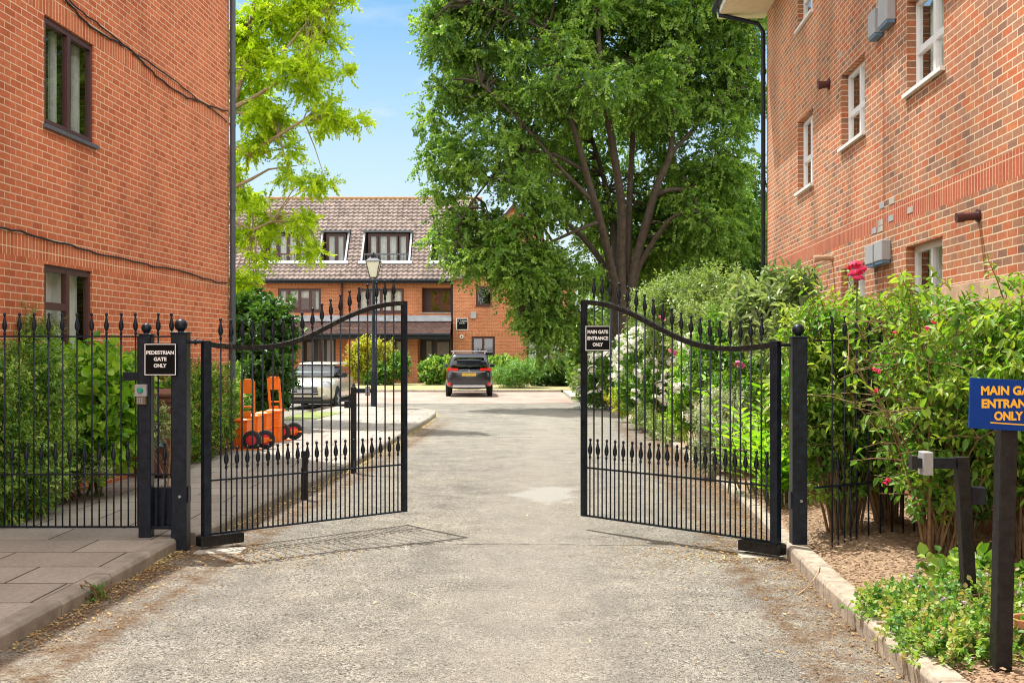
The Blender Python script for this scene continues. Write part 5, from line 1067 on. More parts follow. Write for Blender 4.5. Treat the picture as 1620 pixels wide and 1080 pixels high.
for pts, rr in limbs:
    w = [P(*q) for q in pts]
    # smooth resample
    out = []; rad = []
    for i in range(len(w)-1):
        a0 = w[max(i-1, 0)]; a1 = w[i]; a2 = w[i+1]; a3 = w[min(i+2, len(w)-1)]
        for k in range(4):
            t = k/4; out.append(.5*((2*a1)+(a2-a0)*t+(2*a0-5*a1+4*a2-a3)*t*t+(3*a1-a0-3*a2+a3)*t**3)); rad.append((rr[i]+(rr[i+1]-rr[i])*t)*.64)
    out.append(w[-1]); rad.append(rr[-1]*.70); mb.tube(out, rad, 10)
    limbs_pts = globals().setdefault('LPTS', []); limbs_pts += out[4:]
# a few roots flares
for k in range(6):
    a = k*1.05; mb.tube([(3.5+math.cos(a)*.75, 36+math.sin(a)*.75, .0), (3.5+math.cos(a)*.45, 36+math.sin(a)*.45, .25), (3.5+math.cos(a)*.25, 36+math.sin(a)*.25, .9)], [.12, .16, .1], 6)
mb.build('trunk', M['bark'], LT, smooth=True, fix=False)
lb = [PX(*q) for q in [(760, 70, 36, 80), (860, 30, 36, 95), (960, 30, 36, 100), (1060, 60, 36.5, 100), (1150, 80, 37, 95), (735, 150, 36, 60), (820, 160, 35, 85), (915, 110, 33.6, 75), (1040, 150, 35, 70), (1140, 190, 37, 80), (708, 265, 36, 48), (700, 250, 35.6, 36), (790, 255, 35, 78), (855, 320, 34.5, 62), (735, 350, 35, 48), (810, 380, 35, 75), (845, 460, 34.4, 58), (820, 430, 34.5, 34), (865, 530, 34.6, 36), (905, 500, 35, 42), (1090, 300, 38, 70), (1150, 320, 38, 75), (1175, 420, 38, 60), (1110, 400, 37.5, 45), (900, -90, 36, 130), (1050, -90, 37, 130), (760, -40, 36, 75), (1160, -40, 37, 90), (900, 230, 38.5, 90), (1010, 200, 39, 90), (1040, 350, 39, 60), (720, 60, 36, 40), (775, 400, 34.5, 48), (835, 430, 34.2, 50), (750, 380, 34.8, 34), (885, 468, 34.6, 44), (850, 500, 34.4, 30), (905, 420, 35.4, 40), (870, 555, 34.6, 20), (940, 440, 37.5, 40), (960, 380, 38, 45), (1000, 430, 39, 40), (930, 330, 38, 50), (1060, 300, 38.5, 55), (1010, 330, 39, 50), (1120, 260, 36, 50), (1105, 335, 35.4, 42), (1060, 410, 36.5, 32), (1140, 380, 36, 45), (718, 390, 34.6, 22), (690, 190, 36, 28), (700, 20, 36, 34)]]
def keepL(p, r):
    px = 810+p[:, 0]*F/p[:, 1]; py = 555-(p[:, 2]-CAMZ)*F/p[:, 1]
    hole = (px > 890) & (px < 1075) & (py > 190) & (py < 450) & (p[:, 1] < 37)
    return ~(hole & (r.uniform(size=len(p)) < np.where(py > 260, .32, .12)))
lb = subblobs(lb, 7, .38, .75, .6, 8, .42)
q, ax, nr, tint, p, d = fol(lb, 25000, .42, 13, 11, up=-.05, out=.7, droop=.4, shell=.45, keep=keepL, lump=.3, leafdroop=.5)
r_ = np.random.RandomState(1); leafmesh('crown', q, ax, nr, r_.uniform(.07, .135, len(q)), .8, LM['lime'], LT, 3, .2, .25, tint, simple=True)
# twigs tying leaf sprays to the limbs
LPA = np.array([tuple(v) for v in LPTS]); mb = MB(); rr = np.random.RandomState(4)
for i in rr.choice(len(p), 650, replace=False):
    e = p[i]; k = np.argmin(((LPA-e)**2).sum(1)+rr.uniform(0, 1.5, len(LPA))); b = LPA[k]
    if np.linalg.norm(e-b) > 2.0: continue
    m = (b+e)/2+np.array([0, 0, .25])
    mb.tube([b, (b+m)/2+rr.normal(0, .05, 3), m, (m+e)/2+rr.normal(0, .05, 3), e], [.045, .035, .026, .016, .008], 4)
mb.build('branches', M['bark'], LT, smooth=True, fix=False)

# ---- robinia behind the left building
RT = thing('golden_tree', (-8.6, 28, 0), 'yellow green feathery tree leaning out from behind the left building', 'tree')
rb = [PX(*q) for q in [(420, 20, 28, 60), (500, 10, 28, 45), (395, 100, 28, 50), (480, 105, 27.6, 52), (545, 105, 27.6, 22), (430, 180, 28, 45), (510, 175, 27.6, 38), (560, 188, 27.4, 14), (395, 255, 28, 32), (450, 255, 27.6, 34), (500, 280, 27.4, 26), (398, 320, 28, 30), (440, 340, 27.8, 26), (482, 345, 27.4, 14), (385, 375, 28, 18), (405, 410, 27.6, 17), (415, 372, 27.6, 13), (487, 395, 27.4, 12), (398, 440, 27.5, 12), (522, 50, 27.8, 35), (540, -20, 28, 40), (330, 120, 29, 90), (320, 280, 29, 80), (450, -60, 28, 70), (370, 60, 28, 50), (375, 445, 27.6, 8)]]
rb = subblobs(rb, 17, .14, .34, .42, 9, .6)
q, ax, nr, tint, p, d = fol(rb, 5200, .30, 18, 21, up=.0, out=.9, droop=.25, shell=.5, lump=.3, leafdroop=.35, jit=.6)
r_ = np.random.RandomState(2); leafmesh('crown', q, ax, nr, r_.uniform(.06, .11, len(q)), .55, LM['robinia'], RT, 5, .15, .2, tint, simple=True)
mb = MB()
for pts, rr_ in [([(255, 640, 28), (262, 450, 28), (285, 330, 28), (320, 240, 28), (340, 150, 28), (350, 0, 28)], [.28, .25, .2, .16, .12, .06]), ([(285, 340, 28), (330, 325, 28), (365, 298, 28), (395, 285, 28), (425, 268, 28), (470, 262, 27.8)], [.12, .085, .055, .04, .025, .01]), ([(320, 245, 28), (365, 237, 28), (400, 243, 28), (425, 240, 27.8)], [.14, .12, .10, .04]), ([(400, 241, 28), (440, 215, 27.7), (480, 190, 27.5), (520, 180, 27.5)], [.06, .045, .03, .015]), ([(335, 200, 28), (366, 172, 28), (388, 110, 28), (395, 40, 28), (420, -20, 28)], [.1, .08, .06, .05, .03]), ([(366, 172, 28), (400, 155, 27.8), (440, 130, 27.6), (480, 110, 27.5), (530, 95, 27.5)], [.07, .05, .04, .03, .015]), ([(388, 110, 28), (372, 60, 28), (368, 30, 28)], [.04, .03, .02]), ([(330, 345, 28), (370, 350, 28), (400, 365, 27.7), (430, 350, 27.6), (470, 350, 27.5)], [.08, .06, .045, .03, .015]), ([(400, 365, 27.7), (404, 395, 27.6), (400, 440, 27.5)], [.03, .02, .01]), ([(440, 130, 27.6), (450, 80, 27.6), (490, 30, 27.7)], [.03, .03, .015]), ([(365, 176, 28), (385, 180, 28), (405, 200, 28)], [.04, .03, .015])]:
    mb.tube([P(*q) for q in pts], rr_, 8)
RPA = [P(*q) for q in [(340, 150, 28), (365, 237, 28), (400, 243, 28), (388, 110, 28), (440, 130, 27.6), (480, 110, 27.5), (400, 365, 27.7), (430, 350, 27.6), (365, 298, 28), (440, 215, 27.7), (480, 190, 27.5), (395, 40, 28), (395, 285, 28)]]
RPA = np.array([tuple(v) for v in RPA]); rr = np.random.RandomState(5)
for i in rr.choice(len(p), 260, replace=False):
    e = p[i]; b = RPA[np.argmin(((RPA-e)**2).sum(1))]; m = (b+e)/2+np.array([0, 0, .15]); mb.tube([b, m+rr.normal(0, .06, 3), e], [.018, .012, .005], 4)
mb.build('trunk', M['barkp'], RT, smooth=True, fix=False)

# ---- trees beyond, filling the gap to the right of the lime
def bgtree(name, x, y, h, r, label, mat, seed, n=1600, leaf=.22):
    g = thing(name, (x, y, 0), label, 'tree', 'trees behind the big lime'); rr = random.Random(seed)
    bl = [(x+rr.uniform(-.5, .5)*r, y+rr.uniform(-.4, .4)*r, h*rr.uniform(.22, .85), r*rr.uniform(.4, .6), r*.5, r*rr.uniform(.4, .6)) for _ in range(12)]
    q, ax, nr, tint, p, d = fol(bl, n, .7, 12, seed, up=.1, shell=.35, lump=.3, leafdroop=.4); leafmesh('crown', q, ax, nr, np.random.RandomState(seed).uniform(.6, 1.2, len(q))*leaf, .7, LM[mat], g, seed, .2, .2, tint, simple=True)
    mb = MB(); mb.tube([(x, y, -.1), (x+.1, y, h*.3), (x-.1, y, h*.55), (x, y, h*.8)], [r*.09, r*.07, r*.05, .04], 8)
    for k in range(7): a = k*.9; z = h*(.25+.07*k); mb.tube([(x, y, z), (x+math.cos(a)*r*.4, y+math.sin(a)*r*.4, z+h*.1), (x+math.cos(a)*r*.7, y+math.sin(a)*r*.7, z+h*.14)], [r*.04, r*.025, .01], 5)
    mb.build('trunk', M['bark'], g, smooth=True); return g
bgtree('broadleaf_tree', 9.0, 47, 8.5, 4.2, 'dense dark tree right behind the trunk of the big green tree', 'dark', 31, 2400)
bgtree('broadleaf_tree', 13.5, 50, 11, 4.6, 'tall dark tree close to the corner of the right building', 'dark', 32, 2400)
bgtree('broadleaf_tree', 6.2, 55, 7.5, 3.4, 'mid green tree seen through the gap between the big tree limbs', 'lime', 33, 1500)
bgtree('broadleaf_tree', 8.8, 38, 5.0, 3.0, 'low dark tree above the flower bed beside the right building', 'dark', 34, 1800, .16)

# ---- shrubs on the left
shrub('hedge_shrub', (-4.85, 11.4, .1), [(-4.95, 10.8, .95, .34, .4, .85), (-4.85, 11.4, 1.0, .36, .4, .85), (-4.95, 11.9, .95, .28, .4, .8), (-4.8, 11.2, .5, .3, .4, .4)], 'dense dull green narrow leaved hedge shrub behind the pedestrian gate', 'shrub', 'hedge', 3200, .14, 13, .06, .36, 41, flat=1.3, shell=.25, zmin=.12, nst=14)
shrub('climber', (-4.9, 12.5, .1), [PX(20, 515, 11.9, 36, 22, 12), PX(60, 525, 11.9, 22, 18, 10)], 'wispy dark climber poking over the top of the dull green hedge shrub', 'shrub', 'olive', 200, .16, 10, .045, .4, 42, nst=6, zmin=1)
shrub('hydrangea', (-4.75, 12.9, .1), [PX(128, 610, 13.0, 44, 40, 52), PX(170, 650, 12.8, 42, 40, 70), PX(110, 690, 13.0, 30, 30, 48), PX(190, 620, 13.2, 22, 30, 45), PX(150, 700, 12.7, 40, 40, 40)], 'lush bright green shrub with large heart shaped leaves behind the pedestrian gate', 'shrub', 'bright', 820, .22, 7, .125, .72, 43, flat=1.5, shell=.35, simple=False, curl=.25, fold=.15, nst=14, zmin=.15, stem='stemg')
shrub('variegated_shrub', (-3.95, 13.6, .1), [PX(245, 672, 13.6, 20, 25, 34), PX(222, 690, 13.4, 14, 20, 24)], 'small cream edged variegated shrub beside the brown wheelie bin', 'shrub', 'vari', 300, .10, 10, .04, .5, 44, nst=8)
shrub('variegated_shrub', (-4.75, 11.7, .1), [PX(30, 760, 11.2, 60, 40, 30), PX(120, 745, 12.3, 55, 30, 22)], 'low white edged variegated shrub along the foot of the dull green hedge', 'shrub', 'vari', 420, .10, 9, .04, .5, 45, nst=4)
hb = [(-4.75, 15.8, .75, .26, .5, .72), (-4.72, 16.6, .8, .26, .5, .74), (-4.7, 17.4, .8, .24, .5, .76), (-4.72, 18.3, .8, .24, .5, .74), (-5.02, 19.3, .8, .34, .6, .72), (-5.22, 20.3, .78, .36, .6, .7), (-5.3, 21.3, .78, .38, .6, .68)]
shrub('box_hedge', (-4.6, 18, .1), hb, 'clipped mid green hedge running behind the orange hand trucks', 'hedge', 'hedge', 4300, .10, 12, .045, .6, 46, shell=.22, lump=.1, nst=10, zmin=.12)
shrub('laurel_shrub', (-5.5, 24.3, .0), [PX(400, 545, 24.5, 42, 40, 60), PX(430, 530, 24, 30, 30, 42), PX(385, 520, 25, 30, 30, 30), PX(438, 590, 24, 16, 25, 45), PX(420, 600, 23.6, 30, 40, 55), PX(410, 500, 24.6, 22, 25, 25), PX(395, 620, 24, 30, 30, 50)], 'big rounded dark green shrub between the hedge and the cream car', 'shrub', 'dark', 2100, .26, 11, .13, .6, 47, shell=.35, simple=False, zmin=.1, nst=10, lump=.3, flat=.8)
# courtyard planting
shrub('rose_shrub', (X_(575)*.93, 56, .1), [PX(575, 565, 56, 17, 15, 26), PX(588, 550, 56, 12, 12, 12), PX(562, 580, 56, 12, 12, 20), PX(610, 560, 56, 8, 8, 16)], 'loose yellow green shrub in front of the ground floor window of the far building', 'shrub', 'gold', 700, .3, 9, .13, .6, 48, nst=12)
shrub('low_shrub', (X_(620)*.95, 55.5, .1), [PX(610, 590, 55.5, 18, 15, 13), PX(632, 580, 55.5, 13, 15, 20), PX(590, 600, 55.5, 14, 12, 8)], 'low green planting under the far ground floor window', 'shrub', 'rose', 650, .25, 9, .12, .6, 49, nst=6)
shrub('round_shrub', (X_(692)*.93, 56, .1), [PX(692, 588, 56, 23, 20, 20), PX(705, 580, 56, 15, 15, 14), PX(680, 590, 55.8, 14, 15, 15)], 'rounded glossy green bush beside the dark entrance door', 'shrub', 'hedge', 1000, .22, 10, .13, .6, 50, nst=6, lump=.15)
shrub('juniper', (X_(820)*.86, 51.5, .1), [PX(822, 588, 51.5, 34, 40, 9), PX(800, 594, 51.5, 26, 36, 8), PX(843, 585, 51.5, 14, 30, 8), PX(812, 602, 51.3, 24, 30, 8), PX(830, 579, 51.8, 22, 30, 6)], 'spreading feathery bright green juniper beside the black car', 'shrub', 'juniper', 1500, .35, 10, .10, .35, 51, up=.25, out=.9, flat=.6, nst=8, lump=.15)
shrub('low_hedge', (X_(795)*.95, 57, .1), [PX(797, 573, 57, 20, 15, 8), PX(780, 576, 57, 12, 15, 8), PX(806, 578, 57, 12, 12, 10)], 'small clipped green hedge against the gabled wing behind the juniper', 'hedge', 'hedge', 600, .2, 10, .1, .6, 52, nst=5, lump=.1)
shrub('dark_shrub', (X_(880)*.9, 54, .1), [PX(870, 592, 54, 22, 20, 14), PX(893, 590, 54, 18, 20, 17), PX(852, 600, 54, 12, 12, 8)], 'shaded dark green shrubs under the far right window', 'shrub', 'dark', 800, .3, 9, .14, .6, 53, nst=6)
shrub('ivy_column', (2.45, 41, .1), [PX(918, 540, 41, 12, 12, 22), PX(914, 575, 41, 12, 12, 24), PX(925, 515, 41, 12, 12, 15), PX(912, 600, 40.5, 9, 10, 14)], 'upright ivy covered clump at the end of the right hand flower bed', 'shrub', 'hedge', 700, .2, 10, .11, .7, 54, nst=5, zmin=.15)
shrub('grey_hedge', (2.5, 39, .1), [PX(916, 605, 39.5, 10, 10, 25), PX(926, 610, 38.5, 10, 12, 22)], 'narrow grey green bush below the ivy clump', 'shrub', 'olive', 420, .16, 10, .07, .5, 55, nst=4, zmin=.1)
BWl = thing('brick_planter_wall', (3.1, 35, 0), 'low red brick edging wall along the far right flower bed', 'wall'); MB().box(3.0, 3.2, 30, 41, 0, .48).build('wall', M['brickB'], BWl)

# ---- right hand flower bed
near = lambda p: True
shrub('white_rose', (3.2, 33, .1), [PX(950, 605, 34, 24, 22, 40), PX(935, 640, 34, 14, 15, 20), PX(965, 585, 33, 18, 20, 30)], 'distant white rose bush furthest along the right flower bed', 'rose bush', 'rose', 900, .22, 9, .09, .6, 61, group='white rose bushes', flowers=('white', 60, .12, near), nst=8, zmin=.15)
shrub('white_rose', (3.45, 26, .1), [PX(1020, 580, 26, 36, 30, 48), PX(1045, 545, 26, 30, 28, 34), PX(1005, 620, 25.5, 22, 22, 34), PX(1040, 620, 25, 30, 28, 42), PX(1005, 560, 26.5, 22, 22, 30)], 'tall bushy white rose crowded with blooms in the middle of the right bed', 'rose bush', 'rose', 1700, .22, 10, .075, .6, 62, group='white rose bushes', flowers=('white', 98, .125, near), nst=12, zmin=.12)
shrub('white_rose', (3.15, 19.5, .1), [PX(1092, 600, 19.8, 18, 22, 40), PX(1085, 645, 19.5, 20, 20, 34), PX(1098, 570, 20, 16, 20, 26)], 'nearest white rose with sparse blooms beside the silver shrub', 'rose bush', 'bright', 1000, .18, 10, .06, .6, 63, group='white rose bushes', flowers=('white', 44, .095, near), nst=10, zmin=.12)
shrub('upright_shrub', (3.3, 29, .1), [PX(985, 600, 28, 9, 10, 55), PX(992, 560, 28, 8, 8, 28)], 'slim golden green upright shrub between the white roses', 'shrub', 'bright', 500, .12, 10, .06, .5, 64, nst=5)
shrub('golden_shrub', (3.0, 27, .1), [PX(975, 630, 30, 14, 14, 14), PX(985, 640, 28, 12, 14, 14)], 'small golden leaved mound at the kerb below the white roses', 'shrub', 'gold', 300, .1, 9, .06, .6, 65, nst=4)
shrub('tall_shrub', (4.6, 24, .1), [PX(1080, 480, 25, 60, 40, 32), PX(1130, 470, 24, 50, 40, 35), PX(1060, 520, 25, 40, 36, 45), PX(1120, 530, 23, 56, 40, 50), PX(1030, 500, 27, 30, 30, 40)], 'tall loose grey green shrub rising behind the white roses', 'shrub', 'olive', 2300, .28, 10, .09, .42, 66, nst=16, up=.5, lump=.35)
shrub('tall_shrub', (3.9, 16.5, .1), [PX(1150, 560, 17.5, 45, 40, 60), PX(1200, 540, 16.5, 45, 36, 55), PX(1120, 580, 18, 30, 30, 55), PX(1170, 640, 16.5, 50, 36, 50), PX(1215, 600, 15.5, 30, 30, 60)], 'mid green rose shrub with a few pink blooms behind the right gate leaf', 'shrub', 'rose', 2200, .2, 10, .07, .55, 67, nst=16, zmin=.12, flowers=('pink', 2, .045, near))
shrub('silver_shrub', (3.0, 15.4, .1), [PX(1140, 675, 15.6, 36, 30, 48), PX(1165, 700, 15, 30, 30, 40), PX(1125, 715, 15.6, 26, 26, 30), PX(1160, 650, 15.6, 26, 24, 30)], 'rounded silver grey leaved shrub behind the right gate leaf', 'shrub', 'silver', 1500, .14, 11, .05, .38, 68, nst=8, shell=.3, zmin=.12)
shrub('catmint', (3.25, 22.5, .1), [PX(1045, 680, 22.5, 22, 22, 18), PX(1020, 660, 24.5, 18, 20, 16), PX(1065, 690, 21, 18, 20, 22)], 'low dusty green plants spilling towards the kerb under the roses', 'plant', 'olive', 700, .14, 9, .05, .4, 69, nst=4)
# lance-leaved bright perennial
def lance(x, y, z, n, L, label, seed, mat='yucca', group=None, spread=.35):
    g = thing('leafy_perennial', (x, y, z), label, 'plant', group); r = np.random.RandomState(seed); Pp = []; A = []; Nn = []; Tt = []; mb = MB()
    for i in range(n):
        a = r.uniform(0, 6.28); rd = r.uniform(0, spread); b = np.array([x+math.cos(a)*rd, y+math.sin(a)*rd, z]); tip = b+np.array([math.cos(a)*rd*.9, math.sin(a)*rd*.9, r.uniform(.5, 1)*L]); mb.tube([b, (b+tip)/2+[0, 0, .04], tip], [.008, .006, .003], 4); tt = r.uniform(0, 1)
        for k in range(11):
            t = .25+.75*k/10; p_ = b+(tip-b)*t; aa = a+k*2.4; dv = np.array([math.cos(aa), math.sin(aa), .75]); Pp.append(p_); A.append(dv); Nn.append([-.5*math.cos(aa), -.5*math.sin(aa), 1]); Tt.append(tt)
    n = len(Pp); leafmesh('foliage', np.array(Pp), np.array(A), nrm(np.array(Nn)+r.normal(size=(n, 3))*.2), r.uniform(.13, .24, n), .24, LM[mat], g, seed, .2, .28, np.array(Tt), simple=False); mb.build('stems', M['stemg'], g, smooth=True); return g
lance(3.02, 13.2, .12, 46, 1.30, 'vivid green lance leaved clump filling the lower right of the right gate leaf', 71, spread=.42)
lance(2.9, 12.1, .12, 30, .85, 'shorter vivid green lance leaved clump right next to the right gate hinge', 72, spread=.28)
shrub('silver_leaf_shrub', (3.55, 12.6, .1), [PX(1215, 490, 13.2, 26, 26, 34), PX(1255, 480, 12.8, 22, 22, 30), PX(1190, 520, 13.5, 22, 24, 30), PX(1245, 545, 12.8, 26, 24, 40), PX(1262, 600, 12.4, 18, 22, 50)], 'tall shrub with long grey green leaves in front of the right building corner', 'shrub', 'sage', 520, .26, 10, .12, .32, 73, nst=18, simple=False, up=.8, curl=.35, zmin=.2)
# pink blooms of the climbing rose
PR = thing('pink_rose', (3.0, 9.9, .1), 'hot pink rose blooms standing above the big shrub in front of the right building', 'rose')
mb = MB(); t1 = P(1356, 432, 9.6); mb.tube([(2.9, 9.9, .1), (2.95, 9.8, 1.2), t1-Vector((0, 0, .1))], [.012, .01, .006], 6); mb.build('stem', M['stemg'], PR)
for (px, py, s) in ((1354, 424, .075), (1364, 430, .06), (1357, 442, .055), (1347, 436, .04)): flower(PR, P(px, py, 9.6), s, 'hot')
for i, (px, py, dd, s, lab) in enumerate(((1168, 577, 13.2, .06, 'large pale pink bloom seen through the right gate leaf near its hinge'), (1063, 557, 17.5, .07, 'pink bloom beside the white roses behind the right gate leaf'), (1046, 503, 18, .05, 'small pink bloom just under the top rail of the right gate leaf'))):
    g = thing('pink_bloom', Vector((P(px, py, dd).x-.1, dd+.1, .1)), lab, 'flower', 'single pink blooms in the right bed'); t = P(px, py, dd); MB().tube([(t.x-.1, t.y+.1, .08), t-Vector((.04, 0, .4)), t], [.008, .006, .004], 5).build('stem', M['stemg'], g); flower(g, t, s, 'pink'); flower(g, t+Vector((.05, .02, -.02)), s*.7, 'pink')

# ---- the big foreground shrub (arching stems with paired leaves)
def arching(name, bases, nst, reach, label, seed, mat, leafsize, keep=None, side=6, fl=None, size_w=.46):
    g = thing(name, (bases[0][0], bases[0][1], .1), label, 'shrub'); r = np.random.RandomState(seed); mb = MB(); Pp = []; A = []; Nn = []; Tt = []; tips = []
    for i in range(nst):
        bx_, by_, h, rx, ry = bases[r.randint(len(bases))]; a = r.uniform(0, 6.28); rd = r.uniform(.15, 1)**.6; base = np.array([bx_+r.uniform(-.12, .12), by_+r.uniform(-.12, .12), .1]); top = np.array([bx_+math.cos(a)*rx*rd, by_+math.sin(a)*ry*rd, .1+h*(1-.35*rd*rd)*r.uniform(.72, 1.04)])
        if seed == 81 and (top[0] < 2.38 or (top[0] < 2.9 and top[1] < 9.4 and r.uniform() < .8)): continue
        m = base+(top-base)*np.array([.35, .35, .62]); pts = [(1-t)**2*base+2*t*(1-t)*m+t*t*top for t in np.linspace(0, 1, 9)]
        mb.tube(pts, [.014, .013, .012, .011, .009, .008, .006, .005, .003], 5); tips.append(top)
        tt = r.uniform(0, 1)
        for k in range(side+3):
            t = r.uniform(.28, 1) if k < side else 1; j = min(7, int(t*8)); p0 = pts[j]+(pts[j+1]-pts[j])*(t*8-j); dr = nrm((r.normal(size=3)*[.8, .8, .35]+[math.cos(a)*.4, math.sin(a)*.4, .35])[None])[0]; L = r.uniform(.18, .42)
            p1 = p0+dr*L
            if seed == 81 and p1[0] < 2.3: continue
            mb.tube([p0, p0+dr*L*.5+[0, 0, .02], p1], [.005, .004, .002], 4)
            nlv = 7; pr = nrm(np.cross(dr, r.normal(size=3))[None])[0]
            for q_ in range(nlv):
                tq = .15+.85*q_/(nlv-1); pp = p0+dr*L*tq
                for sg_ in (-1, 1): 
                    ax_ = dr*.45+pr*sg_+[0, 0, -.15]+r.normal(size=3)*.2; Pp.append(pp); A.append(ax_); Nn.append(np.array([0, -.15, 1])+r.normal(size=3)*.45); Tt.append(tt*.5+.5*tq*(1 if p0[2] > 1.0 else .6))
                pr = np.cross(dr, pr)
    Pp = np.array(Pp); A = np.array(A); Nn = nrm(np.array(Nn)); Tt = np.array(Tt); ok = Pp[:, 2] > .3
    if keep is not None: ok &= keep(Pp)
    Pp, A, Nn, Tt = Pp[ok], A[ok], Nn[ok], Tt[ok]
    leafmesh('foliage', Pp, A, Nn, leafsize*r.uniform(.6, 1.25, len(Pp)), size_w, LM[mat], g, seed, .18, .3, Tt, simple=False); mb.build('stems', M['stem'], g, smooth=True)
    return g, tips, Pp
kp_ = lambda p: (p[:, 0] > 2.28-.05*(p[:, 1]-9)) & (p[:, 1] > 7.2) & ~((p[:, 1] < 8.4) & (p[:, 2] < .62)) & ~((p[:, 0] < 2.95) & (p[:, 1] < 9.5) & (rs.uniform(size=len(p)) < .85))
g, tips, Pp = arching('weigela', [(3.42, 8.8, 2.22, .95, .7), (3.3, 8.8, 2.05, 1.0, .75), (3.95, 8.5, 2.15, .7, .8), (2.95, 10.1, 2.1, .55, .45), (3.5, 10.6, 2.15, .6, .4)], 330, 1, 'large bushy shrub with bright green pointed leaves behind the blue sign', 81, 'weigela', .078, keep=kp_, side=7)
for (px, py) in ((1476, 511), (1466, 520), (1383, 585), (1391, 588), (1386, 618), (1404, 760), (1416, 527), (1400, 765)): flower(g, P(px, py, 7.95), .022, 'hot')
g, tips, Pp = arching('side_shrub', [(4.25, 6.9, 2.2, .75, .5)], 26, 1, 'pale green arching sprays entering the right edge above the blue sign', 82, 'weigela', .095, keep=lambda p: ((p[:, 1] > 6.3) & (p[:, 0] > .43*p[:, 1])) , side=5)
# ground cover round the sensor post
gcb = [(2.75, 6.9, .14, .5, .6, .17), (2.65, 6.25, .14, .42, .4, .16), (3.15, 6.3, .14, .45, .5, .16), (3.2, 7.2, .14, .5, .5, .2), (2.4, 6.5, .14, .28, .3, .14), (2.32, 6.1, .13, .22, .3, .13), (2.4, 7.0, .14, .25, .3, .12), (3.5, 6.6, .14, .4, .5, .2)]
GC = shrub('ground_cover', (2.9, 6.7, .1), gcb, 'low pale pink flowered ground cover spilling over the right kerb', 'plant', 'geran', 4600, .07, 9, .032, .75, 83, nst=60, up=.9, simple=False, fold=.1, curl=.1, flowers=('lilac', 98, .016, lambda p: p[2] > .2), zmin=.09, spread=.5)
shrub('lady_mantle', (3.1, 7.55, .1), [(3.05, 7.55, .18, .28, .2, .16), (3.55, 7.2, .2, .3, .25, .2), (3.4, 6.0, .15, .2, .2, .16)], 'soft green broad leaved clump behind the pink ground cover', 'plant', 'hedge', 260, .1, 6, .075, .85, 84, nst=14, up=.9, simple=False, zmin=.1, stem='stemg')
tp = thing('terracotta_pot', ((1624-810)*6/F, 6.0, .1), 'edge of a terracotta pot at the right border among the plants', 'plant pot')
cx = (1632-810)*6.1/F; MB().lathe((cx, 6.1, .11), [(0, .075), (.17, .10), (.171, .112), (.21, .112), (.21, .095), (.05, .07)], 20).build('pot', plain('terracotta', (.55, .22, .11), .8, var=.2), tp, smooth=True)

# ---------------------------------------------------------------- litter
def scatter(name, pts, mat, smin, smax, label, seed, wid=.6, z=.008, cat='litter'):
    r = np.random.RandomState(seed); n = len(pts); a = r.uniform(0, 6.28, n); ax = np.stack([np.cos(a), np.sin(a), r.uniform(-.1, .25, n)], 1); nr = r.normal(size=(n, 3))*.25+[0, 0, 1]
    o = leafmesh(name, pts+[0, 0, z], ax, nrm(nr), r.uniform(smin, smax, n), wid, mat, None, seed, .15, -.1, None, simple=True); return tag(o, label, cat, kind='stuff')
def along(pts, n, r, sc, side):
    L = np.array([math.dist(a, b) for a, b in zip(pts[:-1], pts[1:])]); c = np.concatenate([[0], np.cumsum(L)]); t = r.uniform(0, c[-1], n); k = np.clip(np.searchsorted(c, t)-1, 0, len(L)-1); f = (t-c[k])/L[k]; A_ = np.array(pts); p = A_[k]+(A_[k+1]-A_[k])*f[:, None]; d = (A_[k+1]-A_[k])/L[k][:, None]
    off = r.exponential(sc, n)*side; return np.stack([p[:, 0]+(-d[:, 1])*off, p[:, 1]+d[:, 0]*off, np.zeros(n)], 1)
r = np.random.RandomState(9)
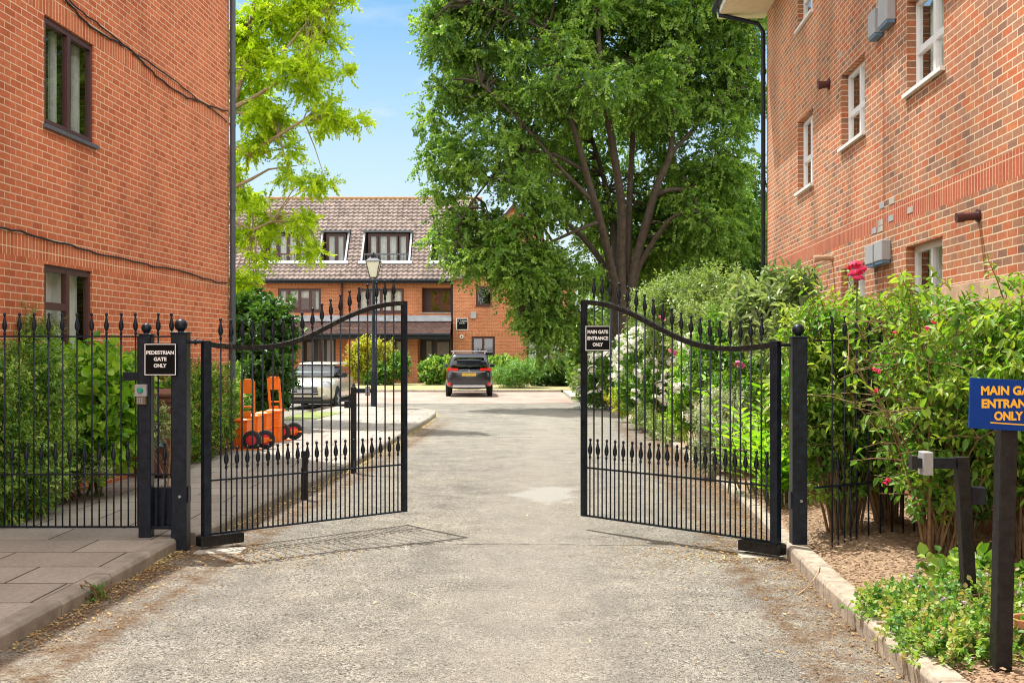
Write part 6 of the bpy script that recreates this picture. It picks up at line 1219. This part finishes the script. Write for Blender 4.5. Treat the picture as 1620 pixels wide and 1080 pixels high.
scatter('leaf_litter', np.concatenate([along([(x+.01, y) for x, y in KL[2:]], 1300, r, .14, -1), along(KL2[:7], 2600, r, .16, -1), along(KR, 900, r, .18, 1), along(KR2[:4], 2600, r, .28, 1), r.normal(size=(700, 3))*[.45, .35, 0]+[-2.2, 9.6, 0], r.normal(size=(700, 3))*[.45, .4, 0]+[1.7, 9.8, 0]]), LM['litter'], .012, .035, 'brown leaf litter gathered along both kerbs', 91)
scatter('petal_litter', np.concatenate([along(KL2, 3200, r, .045, -1)-[0, 0, 0], along(KL[3:], 260, r, .03, -1), r.normal(size=(150, 3))*[.2, .12, 0]+[1.8, 9.6, 0]]), LM['petal_litter'], .012, .03, 'pale yellow fallen petals lining the left kerb', 92)
sx_ = r.uniform(0, 1, 15000); sy_ = r.uniform(5, 14, 15000)**1.0; xk = np.interp(sy_, [q[1] for q in KR+KR2[1:]], [q[0] for q in KR+KR2[1:]])+.17; xw = 3.9+.0528*sy_
scatter('bark_mulch', np.stack([xk+(xw-xk)*sx_**1.3, sy_, .118+.062*np.minimum(1, sx_**1.3*4.2)+r.uniform(0, .012, 15000)], 1), LM['bark_chip'], .015, .05, 'dry bark chips and dead leaves covering the right flower bed', 93, wid=.45)
sc2 = np.stack([r.uniform(-2.6, 2.2, 160), r.uniform(4.5, 30, 160), np.zeros(160)], 1); scatter('stray_leaves', sc2, LM['petal_litter'], .015, .035, 'stray yellow leaves scattered over the drive', 94)
tw = thing('dry_twig', (2.3, 8, 0), 'pale dry twig hanging over the right kerb', 'twig'); MB().tube([(2.31, 8.55, .14), (2.25, 8.35, .135), (2.19, 8.28, .08), (2.14, 8.3, .015), (2.05, 8.15, .01)], .004, 5).build('twig', M['timber'], tw, smooth=True)

shrub('kerb_weed', (-2.93, 8.0, 0), [(-2.90, 8.0, .03, .06, .08, .03)], 'tiny green weed sprouting where the left kerb meets the drive', 'weed', 'hedge', 22, .06, 5, .03, .6, 95, nst=4, zmin=.0, spread=.03, up=.6)
